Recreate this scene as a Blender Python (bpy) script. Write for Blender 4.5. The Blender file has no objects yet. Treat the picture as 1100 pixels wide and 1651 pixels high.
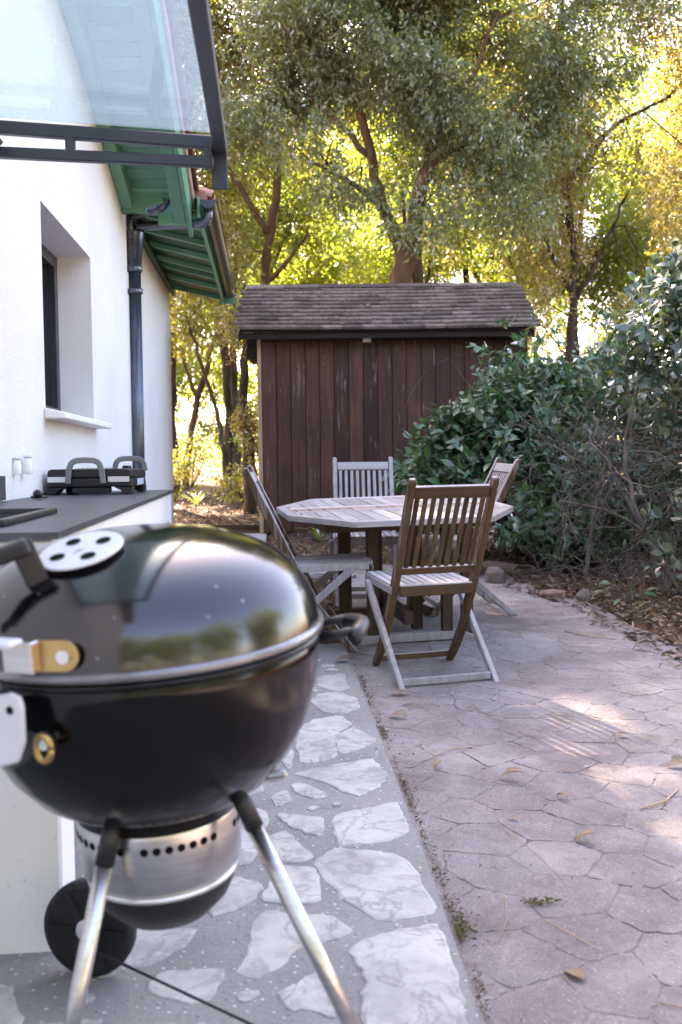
import bpy, bmesh, math, random
import numpy as np
from mathutils import Vector, Matrix, Euler
from math import sin, cos, pi, radians, atan2, hypot, sqrt

random.seed(7)
rng = np.random.default_rng(11)
scene = bpy.context.scene
COL = scene.collection

# ------------------------------------------------------------------ camera
cam_d = bpy.data.cameras.new("camera")
cam = bpy.data.objects.new("camera", cam_d)
COL.objects.link(cam)
cam_d.sensor_fit = 'VERTICAL'
cam_d.sensor_height = 36.0
cam_d.sensor_width = 24.0
cam_d.lens = 35.0
cam_d.clip_start = 0.05
cam_d.clip_end = 2000
cam_d.dof.use_dof = True
cam_d.dof.focus_distance = 4.2
cam_d.dof.aperture_fstop = 4.2
PITCH, ROLL, CAM_H = radians(2.86), 0.011, 1.046
cam.matrix_world = Matrix.Translation((0, 0, CAM_H)) @ Matrix.Rotation(pi/2 - PITCH, 4, 'X') @ Matrix.Rotation(-ROLL, 4, 'Z')
scene.camera = cam

# ------------------------------------------------------------------ sky, sun, exposure
SUN_EL, SUN_AZ = radians(40.5), radians(-26.7)
world = bpy.data.worlds.new("World")
scene.world = world
world.use_nodes = True
wn = world.node_tree
bg = wn.nodes["Background"]
sky = wn.nodes.new("ShaderNodeTexSky")
sky.sky_type = 'NISHITA'
sky.sun_disc = False
sky.sun_elevation = SUN_EL
sky.sun_rotation = SUN_AZ
sky.air_density = 1.0
sky.dust_density = 2.0
sky.ozone_density = 1.0
wn.links.new(sky.outputs[0], bg.inputs[0])
bg.inputs[1].default_value = 0.10
sun_d = bpy.data.lights.new("sun", 'SUN')
sun_d.energy = 5.0
sun_d.angle = radians(0.53)
sun_d.color = (1.0, 0.93, 0.80)
sun = bpy.data.objects.new("sun", sun_d)
sdir = Vector((sin(SUN_AZ)*cos(SUN_EL), cos(SUN_AZ)*cos(SUN_EL), sin(SUN_EL)))
sun.rotation_euler = sdir.to_track_quat('Z', 'Y').to_euler()
sun.location = sdir * 60
COL.objects.link(sun)
scene.view_settings.view_transform = 'Standard'
scene.view_settings.look = 'None'
scene.view_settings.gamma = 1.0
scene.view_settings.use_white_balance = True
scene.view_settings.white_balance_temperature = 7800
scene.view_settings.white_balance_tint = 25
scene.view_settings.use_curve_mapping = False
scene.view_settings.exposure = 3.88
try:
    scene.cycles.use_denoising = True
    scene.cycles.max_bounces = 8
    scene.cycles.transparent_max_bounces = 8
    scene.cycles.caustics_reflective = False
    scene.cycles.caustics_refractive = False
except Exception:
    pass

# ------------------------------------------------------------------ helpers: objects
def tag(o, label=None, cat=None, group=None, kind=None):
    if label: o['label'] = label
    if cat: o['category'] = cat
    if group: o['group'] = group
    if kind: o['kind'] = kind
    return o

def empty(name, loc=(0, 0, 0), rz=0.0, parent=None):
    o = bpy.data.objects.new(name, None)
    o.location = loc
    o.rotation_euler = (0, 0, rz)
    o.empty_display_size = 0.1
    COL.objects.link(o)
    if parent: o.parent = parent
    return o

def link_mesh(name, me, parent=None, mat4=None):
    o = bpy.data.objects.new(name, me)
    COL.objects.link(o)
    if parent: o.parent = parent
    if mat4 is not None: o.matrix_local = mat4
    return o

def copy_tree(o, parent=None):
    c = o.copy()
    COL.objects.link(c)
    c.parent = parent
    for ch in o.children:
        copy_tree(ch, c)
    return c

def rot3(yaw, tx=0.0, ty=0.0):
    return (Matrix.Rotation(yaw, 3, 'Z') @ Matrix.Rotation(tx, 3, 'X') @ Matrix.Rotation(ty, 3, 'Y'))

class MB:
    """collects shapes and links them as one mesh"""
    def __init__(s):
        s.v = []; s.f = []; s.smooth = []
    def add(s, vs, fs, smooth=False):
        b = len(s.v)
        s.v.extend([Vector(v) for v in vs])
        for f in fs:
            s.f.append([b+i for i in f]); s.smooth.append(smooth)
        return s
    def box(s, lo, hi):
        x0, y0, z0 = lo; x1, y1, z1 = hi
        vs = [(x0,y0,z0),(x1,y0,z0),(x1,y1,z0),(x0,y1,z0),(x0,y0,z1),(x1,y0,z1),(x1,y1,z1),(x0,y1,z1)]
        return s.add(vs, [(0,3,2,1),(4,5,6,7),(0,1,5,4),(1,2,6,5),(2,3,7,6),(3,0,4,7)])
    def beam(s, a, b, w, h, up=(0,0,1)):
        a = Vector(a); b = Vector(b); d = (b-a).normalized(); u = Vector(up)
        r = d.cross(u)
        if r.length < 1e-6: r = d.cross(Vector((0,1,0)))
        r.normalize(); u = r.cross(d).normalized()
        vs = []
        for p in (a, b):
            for (i, j) in ((-1,-1),(1,-1),(1,1),(-1,1)):
                vs.append(p + r*(i*w/2) + u*(j*h/2))
        return s.add(vs, [(3,2,1,0),(4,5,6,7),(0,1,5,4),(1,2,6,5),(2,3,7,6),(3,0,4,7)])
    def prism(s, poly, t0, t1, fn):
        """polygon (a,b) extruded between t0 and t1; fn(a,b,t) gives the point"""
        n = len(poly)
        vs = [fn(a, b, t0) for a, b in poly] + [fn(a, b, t1) for a, b in poly]
        fs = [list(range(n))[::-1], list(range(n, 2*n))]
        for i in range(n):
            j = (i+1) % n
            fs.append((i, j, n+j, n+i))
        return s.add(vs, fs)
    def tube(s, pts, rad, n=10, cap=True, smooth=True):
        pts = [Vector(p) for p in pts]
        if not hasattr(rad, '__len__'): rad = [rad]*len(pts)
        b = len(s.v); up = None
        for i, p in enumerate(pts):
            d = (pts[min(i+1, len(pts)-1)] - pts[max(i-1, 0)])
            if d.length < 1e-9: d = Vector((0,0,1))
            d.normalize()
            if up is None:
                up = d.cross(Vector((0.31,0.17,0.93)))
                if up.length < 1e-3: up = d.cross(Vector((1,0,0)))
                up.normalize()
            else:
                up = (up - d*up.dot(d))
                if up.length < 1e-6: up = d.orthogonal()
                up.normalize()
            r = d.cross(up)
            for k in range(n):
                a = 2*pi*k/n
                s.v.append(p + (up*cos(a) + r*sin(a))*rad[i])
        for i in range(len(pts)-1):
            for k in range(n):
                k2 = (k+1) % n
                s.f.append([b+i*n+k, b+i*n+k2, b+(i+1)*n+k2, b+(i+1)*n+k]); s.smooth.append(smooth)
        if cap:
            s.f.append([b+k for k in range(n)][::-1]); s.smooth.append(False)
            e = b+(len(pts)-1)*n
            s.f.append([e+k for k in range(n)]); s.smooth.append(False)
        return s
    def lathe(s, prof, n=48, M=None, T=(0,0,0), smooth=True, a0=0.0, a1=2*pi):
        M = M or Matrix.Identity(3); T = Vector(T); b = len(s.v)
        full = abs(a1-a0-2*pi) < 1e-6
        m = n if full else n+1
        for (r, h) in prof:
            for k in range(m):
                a = a0 + (a1-a0)*k/n
                s.v.append(M @ Vector((r*cos(a), r*sin(a), h)) + T)
        for i in range(len(prof)-1):
            for k in range(n):
                k2 = (k+1) % m
                s.f.append([b+i*m+k, b+i*m+k2, b+(i+1)*m+k2, b+(i+1)*m+k]); s.smooth.append(smooth)
        return s
    def disc(s, c, nrm, r, n=20, h=0.002, xdir=None, ry=None):
        c = Vector(c); nrm = Vector(nrm).normalized()
        x = (Vector(xdir) - nrm*Vector(xdir).dot(nrm)).normalized() if xdir else nrm.orthogonal().normalized()
        y = nrm.cross(x); ry = ry or r
        ring = [(cos(2*pi*k/n), sin(2*pi*k/n)) for k in range(n)]
        vs = [c + x*(r*a) + y*(ry*b_) for a, b_ in ring] + [c + x*(r*a) + y*(ry*b_) + nrm*h for a, b_ in ring]
        fs = [list(range(n))[::-1], list(range(n, 2*n))] + [(i, (i+1) % n, n+(i+1) % n, n+i) for i in range(n)]
        return s.add(vs, fs)
    def mesh(s, name, mat, off=None):
        me = bpy.data.meshes.new(name)
        if off is not None:
            off = Vector(off); vs = [v-off for v in s.v]
        else: vs = s.v
        me.from_pydata([tuple(v) for v in vs], [], s.f)
        me.polygons.foreach_set('use_smooth', s.smooth)
        if mat: me.materials.append(mat)
        me.update()
        return me
    def build(s, name, mat, parent=None, off=None, bevel=0.0, kind=None, seg=1, label=None):
        me = s.mesh(name, mat, off)
        o = link_mesh(name, me, parent)
        if bevel:
            md = o.modifiers.new('bevel', 'BEVEL'); md.width = bevel; md.segments = seg
            md.limit_method = 'ANGLE'; md.angle_limit = radians(35)
        if kind: o['kind'] = kind
        if label: o['label'] = label
        return o

def np_mesh(name, verts, quads=None, tris=None, mat=None, smooth=False):
    """fast mesh from arrays"""
    me = bpy.data.meshes.new(name)
    verts = np.asarray(verts, np.float32)
    me.vertices.add(len(verts)); me.vertices.foreach_set('co', verts.ravel())
    loops = []; starts = []; c = 0
    if quads is not None and len(quads):
        q = np.asarray(quads, np.int32); loops.append(q.ravel()); starts.append(np.arange(len(q))*4); c = q.size
    if tris is not None and len(tris):
        t = np.asarray(tris, np.int32); loops.append(t.ravel()); starts.append(c+np.arange(len(t))*3)
    loops = np.concatenate(loops).astype(np.int32); starts = np.concatenate(starts).astype(np.int32)
    me.loops.add(len(loops)); me.loops.foreach_set('vertex_index', loops)
    me.polygons.add(len(starts)); me.polygons.foreach_set('loop_start', starts)
    if smooth: me.polygons.foreach_set('use_smooth', np.ones(len(starts), bool))
    me.update(calc_edges=True)
    if mat: me.materials.append(mat)
    return me

# ------------------------------------------------------------------ helpers: materials
class NT:
    def __init__(s, name):
        s.m = bpy.data.materials.new(name); s.m.use_nodes = True
        s.t = s.m.node_tree; s.t.nodes.clear()
        s.out = s.t.nodes.new('ShaderNodeOutputMaterial')
    def n(s, typ, **kw):
        nd = s.t.nodes.new(typ)
        for k, v in kw.items():
            if k.startswith('i_'):
                nd.inputs[k[2:].replace('_', ' ')].default_value = v
            else: setattr(nd, k, v)
        return nd
    def l(s, a, b): s.t.links.new(a, b)
    def coord(s, which='Object', stretch=(1,1,1), offs=None):
        tc = s.n('ShaderNodeTexCoord'); mp = s.n('ShaderNodeMapping')
        mp.inputs['Scale'].default_value = stretch
        if which == 'World':
            g = s.n('ShaderNodeNewGeometry'); s.l(g.outputs['Position'], mp.inputs['Vector'])
        else: s.l(tc.outputs[which], mp.inputs['Vector'])
        if offs:
            oi = s.n('ShaderNodeObjectInfo'); v = s.n('ShaderNodeVectorMath', operation='SCALE')
            cx = s.n('ShaderNodeCombineXYZ')
            for k in range(3): s.l(oi.outputs['Random'], cx.inputs[k])
            s.l(cx.outputs[0], v.inputs[0]); v.inputs['Scale'].default_value = offs
            a = s.n('ShaderNodeVectorMath', operation='ADD'); s.l(mp.outputs[0], a.inputs[0]); s.l(v.outputs[0], a.inputs[1])
            return a.outputs[0]
        return mp.outputs[0]
    def noise(s, vec, scale, detail=5, rough=.55, dist=0.0):
        nd = s.n('ShaderNodeTexNoise'); nd.inputs['Scale'].default_value = scale
        nd.inputs['Detail'].default_value = detail; nd.inputs['Roughness'].default_value = rough
        nd.inputs['Distortion'].default_value = dist
        s.l(vec, nd.inputs['Vector']); return nd.outputs['Fac']
    def ramp(s, fac, stops):
        r = s.n('ShaderNodeValToRGB'); e = r.color_ramp.elements
        while len(e) < len(stops): e.new(0.5)
        for k, (p, c) in enumerate(stops):
            e[k].position = p
            e[k].color = (c[0], c[1], c[2], 1) if hasattr(c, '__len__') else (c, c, c, 1)
        s.l(fac, r.inputs[0]); return r.outputs[0]
    def mix(s, fac, a, b, mode='MIX'):
        m = s.n('ShaderNodeMix', data_type='RGBA', blend_type=mode)
        for sock, val in ((m.inputs[0], fac), (m.inputs[6], a), (m.inputs[7], b)):
            if hasattr(val, 'links') or hasattr(val, 'is_linked'): s.l(val, sock)
            elif hasattr(val, '__len__'): sock.default_value = (val[0], val[1], val[2], 1)
            else: sock.default_value = val
        return m.outputs[2]
    def math(s, op, a, b=None, clamp=False):
        m = s.n('ShaderNodeMath', operation=op, use_clamp=clamp)
        for k, val in enumerate((a, b)):
            if val is None: continue
            if hasattr(val, 'is_linked'): s.l(val, m.inputs[k])
            else: m.inputs[k].default_value = val
        return m.outputs[0]
    def bump(s, h, strength=.3, dist=.01):
        b = s.n('ShaderNodeBump'); b.inputs['Strength'].default_value = strength
        b.inputs['Distance'].default_value = dist; s.l(h, b.inputs['Height']); return b.outputs[0]
    def principled(s, col, rough=.6, metal=0.0, spec=.5, normal=None, coat=0.0, coat_rough=.03):
        p = s.n('ShaderNodeBsdfPrincipled')
        for key, val in (('Base Color', col), ('Roughness', rough), ('Metallic', metal)):
            if hasattr(val, 'is_linked'): s.l(val, p.inputs[key])
            elif hasattr(val, '__len__'): p.inputs[key].default_value = (val[0], val[1], val[2], 1)
            else: p.inputs[key].default_value = val
        p.inputs['Specular IOR Level'].default_value = spec
        p.inputs['Coat Weight'].default_value = coat; p.inputs['Coat Roughness'].default_value = coat_rough
        if normal is not None: s.l(normal, p.inputs['Normal'])
        s.l(p.outputs[0], s.out.inputs[0]); return p

def simple(name, stops, scale=6, rough=.6, spec=.4, metal=0.0, bump=.15, bscale=40, bdist=.004, stretch=(1,1,1), coord='Object', offs=7.0, coat=0.0, detail=5):
    t = NT(name); v = t.coord(coord, stretch, offs)
    f = t.noise(v, scale, detail); c = t.ramp(f, stops)
    nb = t.bump(t.noise(v, bscale, 4), bump, bdist) if bump else None
    t.principled(c, rough, metal, spec, nb, coat)
    return t.m

def wood(name, dark, light, axis=2, grain=28, rough=.75, wear=None, wear_amt=.5, up_col=None, bump=.3, spec=.25, vr=.5):
    """grain along AXIS; WEAR colour in flaky patches; UP_COL bleaches faces that look up or forward in object space"""
    t = NT(name)
    st = [1.0, 1.0, 1.0]; st[axis] = 0.06
    v = t.coord('Object', tuple(st), 13.0)
    g = t.noise(v, grain, 8, .65, .4)
    g2 = t.noise(t.coord('Object', (1,1,1), 5.0), 2.6, 4)
    c = t.ramp(g, [(.3, dark), (.7, light)])
    oi = t.n('ShaderNodeObjectInfo')
    hv = t.n('ShaderNodeHueSaturation'); t.l(c, hv.inputs['Color'])
    t.l(t.math('MULTIPLY_ADD', oi.outputs['Random'], vr), hv.inputs['Value'])
    hv.inputs['Value'].default_value = 1
    mad = [n for n in t.t.nodes if n.bl_idname == 'ShaderNodeMath'][-1]; mad.inputs[2].default_value = 1-vr/2
    c = hv.outputs[0]
    c = t.mix(t.ramp(g2, [(.35, .0), (.7, .45)]), c, [x*.55 for x in dark])
    if wear is not None:
        w = t.noise(v, grain*1.7, 6, .7, .2)
        w2 = t.noise(t.coord('Object', (1,1,1), 9.0), 3.0, 3)
        wf = t.ramp(t.math('MULTIPLY', w, t.math('ADD', w2, .45)), [(.60, 0.0), (.68, wear_amt)])
        c = t.mix(wf, c, wear)
    if up_col is not None:
        tc = t.n('ShaderNodeTexCoord'); sp = t.n('ShaderNodeSeparateXYZ'); t.l(tc.outputs['Normal'], sp.inputs[0])
        k = t.math('MAXIMUM', t.math('MAXIMUM', sp.outputs['Z'], sp.outputs['Y']), t.math('MULTIPLY', t.math('ABSOLUTE', sp.outputs['X']), .38))
        k = t.math('ADD', k, t.math('MULTIPLY', t.math('SUBTRACT', g, .5), .9))
        c = t.mix(t.ramp(k, [(.35, 0.0), (.75, .92)]), c, t.ramp(g, [(.3, [x*.72 for x in up_col]), (.7, up_col)]))
    t.principled(c, rough, 0, spec, t.bump(g, bump, .003))
    return t.m

def leaf_mat(name, cols, trans, tw=.45, rough=.4, gloss=.12, tint=None, fres=.35):
    """two-sided leaf: diffuse + translucent + gloss, colour varies from leaf to leaf"""
    t = NT(name); g = t.n('ShaderNodeNewGeometry')
    oi = t.n('ShaderNodeObjectInfo')
    rnd = t.math('FRACT', t.math('ADD', g.outputs['Random Per Island'], oi.outputs['Random']))
    n_ = len(cols)
    c = t.ramp(rnd, [(k/max(1, n_-1), cc) for k, cc in enumerate(cols)])
    n2 = t.noise(t.coord('World'), .55, 3)
    c = t.mix(t.ramp(n2, [(.38, 0.0), (.62, .75)]), c, tint) if tint else c
    d = t.n('ShaderNodeBsdfDiffuse'); t.l(c, d.inputs[0])
    tr = t.n('ShaderNodeBsdfTranslucent')
    tcol = t.ramp(rnd, [(0, trans[0]), (1, trans[1])]); t.l(tcol, tr.inputs[0])
    m1 = t.n('ShaderNodeMixShader'); m1.inputs[0].default_value = tw
    t.l(d.outputs[0], m1.inputs[1]); t.l(tr.outputs[0], m1.inputs[2])
    gl = t.n('ShaderNodeBsdfGlossy'); gl.inputs['Roughness'].default_value = rough
    fr = t.n('ShaderNodeFresnel'); fr.inputs[0].default_value = 1.42
    m2 = t.n('ShaderNodeMixShader'); t.l(t.math('MULTIPLY_ADD', fr.outputs[0], fres), m2.inputs[0])
    [n for n in t.t.nodes if n.bl_idname == 'ShaderNodeMath'][-1].inputs[2].default_value = gloss*.3
    t.l(m1.outputs[0], m2.inputs[1]); t.l(gl.outputs[0], m2.inputs[2])
    t.l(m2.outputs[0], t.out.inputs[0])
    return t.m

# ------------------------------------------------------------------ materials
def mat_stucco(name, base, bump=.5):
    t = NT(name); v = t.coord('Object')
    a = t.noise(v, 60, 6, .65); b = t.noise(v, 1.4, 4)
    vor = t.n('ShaderNodeTexVoronoi'); vor.inputs['Scale'].default_value = 45; t.l(v, vor.inputs['Vector'])
    pit = t.ramp(vor.outputs['Distance'], [(.0, .50), (.20, 1.0)])
    sel = t.ramp(t.noise(v, 9, 3), [(.46, 0.0), (.58, .9)])
    c = t.ramp(b, [(.3, [x*.9 for x in base]), (.7, base)])
    c = t.mix(sel, c, t.mix(1.0, c, pit, 'MULTIPLY'))
    h = t.math('ADD', a, t.math('MULTIPLY', pit, .5))
    t.principled(c, .9, 0, .2, t.bump(h, bump, .012)); return t.m
# the near gable is roughcast, the rest smooth
WALL = mat_stucco('roughcast_white', (.86, .855, .835), .55)
WALL_SMOOTH = mat_stucco('smooth_render', (.85, .845, .825), .12)
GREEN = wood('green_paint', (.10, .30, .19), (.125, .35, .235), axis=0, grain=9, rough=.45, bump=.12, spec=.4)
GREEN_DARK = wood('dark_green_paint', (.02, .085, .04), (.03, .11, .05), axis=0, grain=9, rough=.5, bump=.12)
ANTH = simple('anthracite_metal', [(.3, (.022, .026, .034)), (.7, (.034, .039, .05))], 8, .38, .5, 0, .05, 60)
PIPE = simple('blue_grey_pipe', [(.3, (.10, .118, .155)), (.7, (.14, .16, .205))], 8, .22, .8, .6, .05, 60)
BRONZE = simple('brown_gutter_metal', [(.3, (.055, .045, .032)), (.7, (.09, .075, .05))], 4, .35, .5, .3, .05, 30)
TERRA = simple('terracotta', [(.3, (.28, .12, .075)), (.7, (.42, .24, .18))], 9, .85, .2, 0, .3, 30)
MORTAR_PINK = simple('verge_mortar', [(.3, (.42, .30, .26)), (.7, (.55, .44, .40))], 6, .9, .2, 0, .3, 40)
SLATE = simple('slate_worktop', [(.3, (.045, .048, .056)), (.7, (.075, .078, .088))], 7, .42, .45, 0, .15, 90, .002)
BLACK_PLASTIC = simple('black_plastic', [(.3, (.010, .010, .011)), (.7, (.018, .018, .02))], 10, .42, .45, 0, .08, 90, .001)
BLACK_SINK = simple('black_resin', [(.3, (.008, .008, .010)), (.7, (.014, .014, .016))], 10, .35, .5, 0, .05, 90)
GREY_PLASTIC = simple('grey_plastic', [(.3, (.16, .16, .17)), (.7, (.22, .22, .23))], 10, .38, .5, 0, .04, 90)
STEEL = simple('brushed_steel', [(.3, (.50, .49, .48)), (.7, (.62, .61, .60))], 12, .28, .5, 1.0, .05, 60, .001, (1, 1, 14))
ALU = simple('aluminium', [(.3, (.70, .70, .71)), (.7, (.80, .80, .81))], 12, .36, .5, .85, .05, 60, .001)
PALE_METAL = simple('pale_coated_metal', [(.3, (.60, .62, .66)), (.7, (.68, .70, .74))], 6, .45, .5, .2, .05, 60, .001)
BRASS = simple('brassy_steel', [(.3, (.42, .26, .09)), (.7, (.55, .38, .16))], 8, .3, .5, .9, .05, 60, .001)
RUBBER = simple('wheel_plastic', [(.3, (.008, .008, .009)), (.7, (.02, .02, .022))], 14, .55, .35, 0, .15, 60, .002)
CONCRETE = simple('pale_concrete', [(.3, (.36, .36, .35)), (.7, (.50, .50, .49))], 5, .9, .2, 0, .4, 60)
def mat_enamel(name='black_enamel', spec=.95, spots=.5):
    t = NT(name); v = t.coord('Object')
    f = t.noise(v, 3.0, 4)
    d = t.ramp(f, [(.35, (.002, .002, .0025)), (.75, (.004, .004, .005))])
    vor = t.n('ShaderNodeTexVoronoi'); vor.inputs['Scale'].default_value = 26; vor.inputs['Randomness'].default_value = 1
    t.l(v, vor.inputs['Vector'])
    sp = t.ramp(vor.outputs['Distance'], [(.07, 1.0), (.11, 0.0)])
    sel = t.ramp(t.noise(v, 4.2, 2), [(.50, 0.0), (.55, spots)])
    k = t.math('MULTIPLY', sp, sel)
    c = t.mix(k, d, (.30, .30, .32))
    r = t.ramp(t.noise(v, 7, 4), [(.3, .09), (.8, .20)])
    t.principled(c, r, 0, spec); return t.m
ENAMEL = mat_enamel()
ENAMEL_BOWL = mat_enamel('black_enamel_bowl', .3, 0.0)
TEAK = wood('weathered_teak', (.066, .038, .020), (.145, .090, .050), 2, 30, .8, None, 0, (.44, .42, .44))
TEAK_GREY = wood('silvered_teak', (.26, .245, .25), (.44, .42, .435), 2, 30, .8)
TEAK_X = wood('weathered_teak_rails', (.066, .038, .020), (.145, .090, .050), 0, 30, .8, None, 0, (.46, .44, .46))
TEAK_TOP = wood('silvered_tabletop', (.28, .26, .255), (.45, .42, .415), 1, 30, .8)
TEAK_TOPX = wood('silvered_table_rails', (.34, .32, .33), (.52, .49, .51), 0, 30, .8)
TEAK_PINK = wood('pinkish_table_slats', (.25, .175, .14), (.40, .30, .26), 1, 30, .8)
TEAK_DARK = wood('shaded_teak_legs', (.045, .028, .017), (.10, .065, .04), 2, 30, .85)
SHED = wood('stained_shed_board', (.044, .018, .0115), (.122, .048, .030), 2, 22, .7, (.26, .21, .19), .55, None, .5, .3, 1.0)
SHED_TRIM = wood('sunlit_trim_and_twig', (.42, .28, .16), (.60, .44, .27), 2, 22, .8)  # pale tan paints sunlight onto the shed's left corner board; twigs share it
SHED_DARK = wood('dark_shed_frame', (.018, .012, .010), (.04, .024, .018), 0, 22, .8)
SHINGLE = wood('grey_brown_shingle', (.098, .068, .051), (.205, .153, .126), 1, 20, .9, (.30, .27, .25), .35, None, .5, .15, .9)
BARK = simple('bark', [(.3, (.026, .018, .012)), (.7, (.095, .068, .048))], 7, .95, .1, 0, 1.0, 16, .03, (1, 1, .25), 'Object', 3)
BARK_RED = simple('reddish_bark', [(.3, (.055, .032, .020)), (.7, (.145, .088, .055))], 7, .95, .1, 0, 1.0, 16, .03, (1, 1, .25), 'Object', 3)
TWIG = simple('grey_twig', [(.3, (.08, .065, .055)), (.7, (.23, .20, .175))], 5, .9, .1, 0, 0, 10)
TWIG_DARK = simple('dark_twig', [(.3, (.02, .015, .012)), (.7, (.06, .045, .035))], 5, .9, .1, 0, 0, 10)

L_OAK = leaf_mat('grey_green_leaf', [(.038, .066, .030), (.085, .125, .066), (.17, .21, .14)], ((.26, .38, .06), (.46, .54, .12)), .42, .55, .06)
L_GOLD = leaf_mat('golden_olive_leaf', [(.035, .046, .010), (.075, .088, .018), (.13, .12, .028)], ((.30, .32, .03), (.50, .44, .06)), .5, .5, .08)
L_MID = leaf_mat('olive_green_leaf', [(.030, .050, .010), (.060, .092, .018), (.105, .125, .028)], ((.24, .36, .03), (.44, .48, .06)), .5, .5, .06)
L_YELLOW = leaf_mat('sunlit_yellow_green_leaf', [(.045, .080, .010), (.08, .12, .016), (.125, .135, .02)], ((.26, .42, .025), (.50, .54, .05)), .6, .5, .06)
L_BROWN = leaf_mat('brown_gold_leaf', [(.05, .045, .012), (.09, .075, .020), (.14, .11, .030)], ((.38, .30, .04), (.50, .42, .07)), .5, .5, .08)
L_LAUREL = leaf_mat('laurel_leaf', [(.016, .062, .020), (.034, .105, .040), (.075, .160, .078)], ((.08, .24, .03), (.14, .32, .05)), .22, .36, .15, None, .55)
L_SILVER = leaf_mat('silvery_leaf', [(.018, .055, .026), (.045, .092, .055), (.095, .145, .112)], ((.08, .18, .04), (.16, .26, .08)), .18, .32, .2, None, .6)
L_DRY = leaf_mat('dry_hanging_leaf', [(.22, .13, .09), (.34, .23, .17)], ((.30, .18, .09), (.4, .26, .15)), .3, .6, .1)
L_FALLEN = leaf_mat('fallen_leaf', [(.052, .030, .017), (.12, .066, .036), (.19, .12, .072), (.28, .21, .15)], ((.1, .06, .03), (.2, .12, .06)), .12, .6, .12)
L_TAN = leaf_mat('tan_leaf', [(.17, .095, .045), (.25, .165, .09)], ((.3, .17, .07), (.4, .25, .1)), .15, .5, .15)
L_GRASS = leaf_mat('grass_blade', [(.05, .10, .015), (.09, .15, .03)], ((.25, .38, .04), (.35, .48, .06)), .45, .4, .2)
L_MOSS = leaf_mat('moss', [(.085, .095, .012), (.12, .11, .02), (.13, .09, .03)], ((.16, .18, .02), (.2, .18, .03)), .2, .7, .05)

def mat_soil():
    t = NT('leafy_soil'); v = t.coord('World')
    a = t.noise(v, 3, 6); b = t.noise(v, 38, 6, .7)
    c = t.ramp(b, [(.3, (.048, .028, .016)), (.55, (.15, .088, .050)), (.75, (.30, .20, .13))])
    c = t.mix(t.ramp(a, [(.35, 0.0), (.7, .6)]), c, (.10, .062, .04))
    t.principled(c, .95, 0, .1, t.bump(b, .8, .03)); return t.m
SOIL = mat_soil()
def mat_paver():
    t = NT('mauve_paver'); v = t.coord('World')
    big = t.noise(v, 1.1, 5); mid = t.noise(v, 7, 6); fine = t.noise(v, 150, 4, .7)
    c = t.ramp(t.math('MULTIPLY_ADD', t.noise(v, 34, 6, .75), .5), [(.34, (.165, .138, .130)), (.66, (.300, .262, .252))])
    [n for n in t.t.nodes if n.bl_idname == 'ShaderNodeMath'][-1].inputs[2].default_value = 0
    lk = [n for n in t.t.nodes if n.bl_idname == 'ShaderNodeMath'][-1]; t.l(t.math('MULTIPLY', mid, .5), lk.inputs[2])
    c = t.mix(t.ramp(big, [(.42, 0.0), (.66, .75)]), c, (.31, .29, .29))
    vor = t.n('ShaderNodeTexVoronoi'); vor.inputs['Scale'].default_value = 75; t.l(v, vor.inputs['Vector'])
    rg = t.ramp(vor.outputs['Distance'], [(.12, 1.0), (.30, 0.0)])
    sel = t.ramp(vor.outputs['Color'], [(.45, 0.0), (.6, .75)])
    c = t.mix(t.math('MULTIPLY', rg, sel), c, (.45, .41, .40))
    c = t.mix(t.ramp(fine, [(.35, .5), (.6, 0.0)]), c, (.10, .075, .07))
    dk = t.ramp(t.noise(v, 2.6, 8, .72, .5), [(.50, 0.0), (.64, .70)])
    c = t.mix(dk, c, (.130, .105, .092))
    du = t.ramp(t.noise(v, 1.7, 7, .7, .3), [(.50, 0.0), (.66, .75)])
    c = t.mix(du, c, (.36, .325, .31))
    oi = t.n('ShaderNodeObjectInfo')
    hv = t.n('ShaderNodeHueSaturation'); t.l(c, hv.inputs['Color'])
    t.l(t.math('MULTIPLY_ADD', oi.outputs['Random'], .10), hv.inputs['Value'])
    [n for n in t.t.nodes if n.bl_idname == 'ShaderNodeMath'][-1].inputs[2].default_value = .95
    moss = t.ramp(t.noise(v, 4.5, 6, .7), [(.60, 0.0), (.72, .55)])
    c = t.mix(moss, hv.outputs[0], (.13, .11, .055))
    h = t.math('ADD', t.math('MULTIPLY', fine, .6), t.math('ADD', rg, mid))
    t.principled(c, .88, 0, .25, t.bump(h, .45, .006)); return t.m
PAVER = mat_paver()
def mat_joint():
    t = NT('sandy_mossy_joint'); v = t.coord('World')
    a = t.noise(v, 3.2, 6, .7); b = t.noise(v, 60, 5, .7)
    c = t.ramp(b, [(.3, (.160, .135, .127)), (.7, (.260, .228, .220))])
    c = t.mix(t.ramp(a, [(.54, 0.0), (.64, .8)]), c, (.115, .11, .05))
    c = t.mix(t.ramp(t.noise(v, 2.1, 5, .7), [(.55, 0.0), (.68, .75)]), c, (.06, .048, .038))
    t.principled(c, .95, 0, .15, t.bump(b, .7, .01)); return t.m
JOINT = mat_joint()
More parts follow.
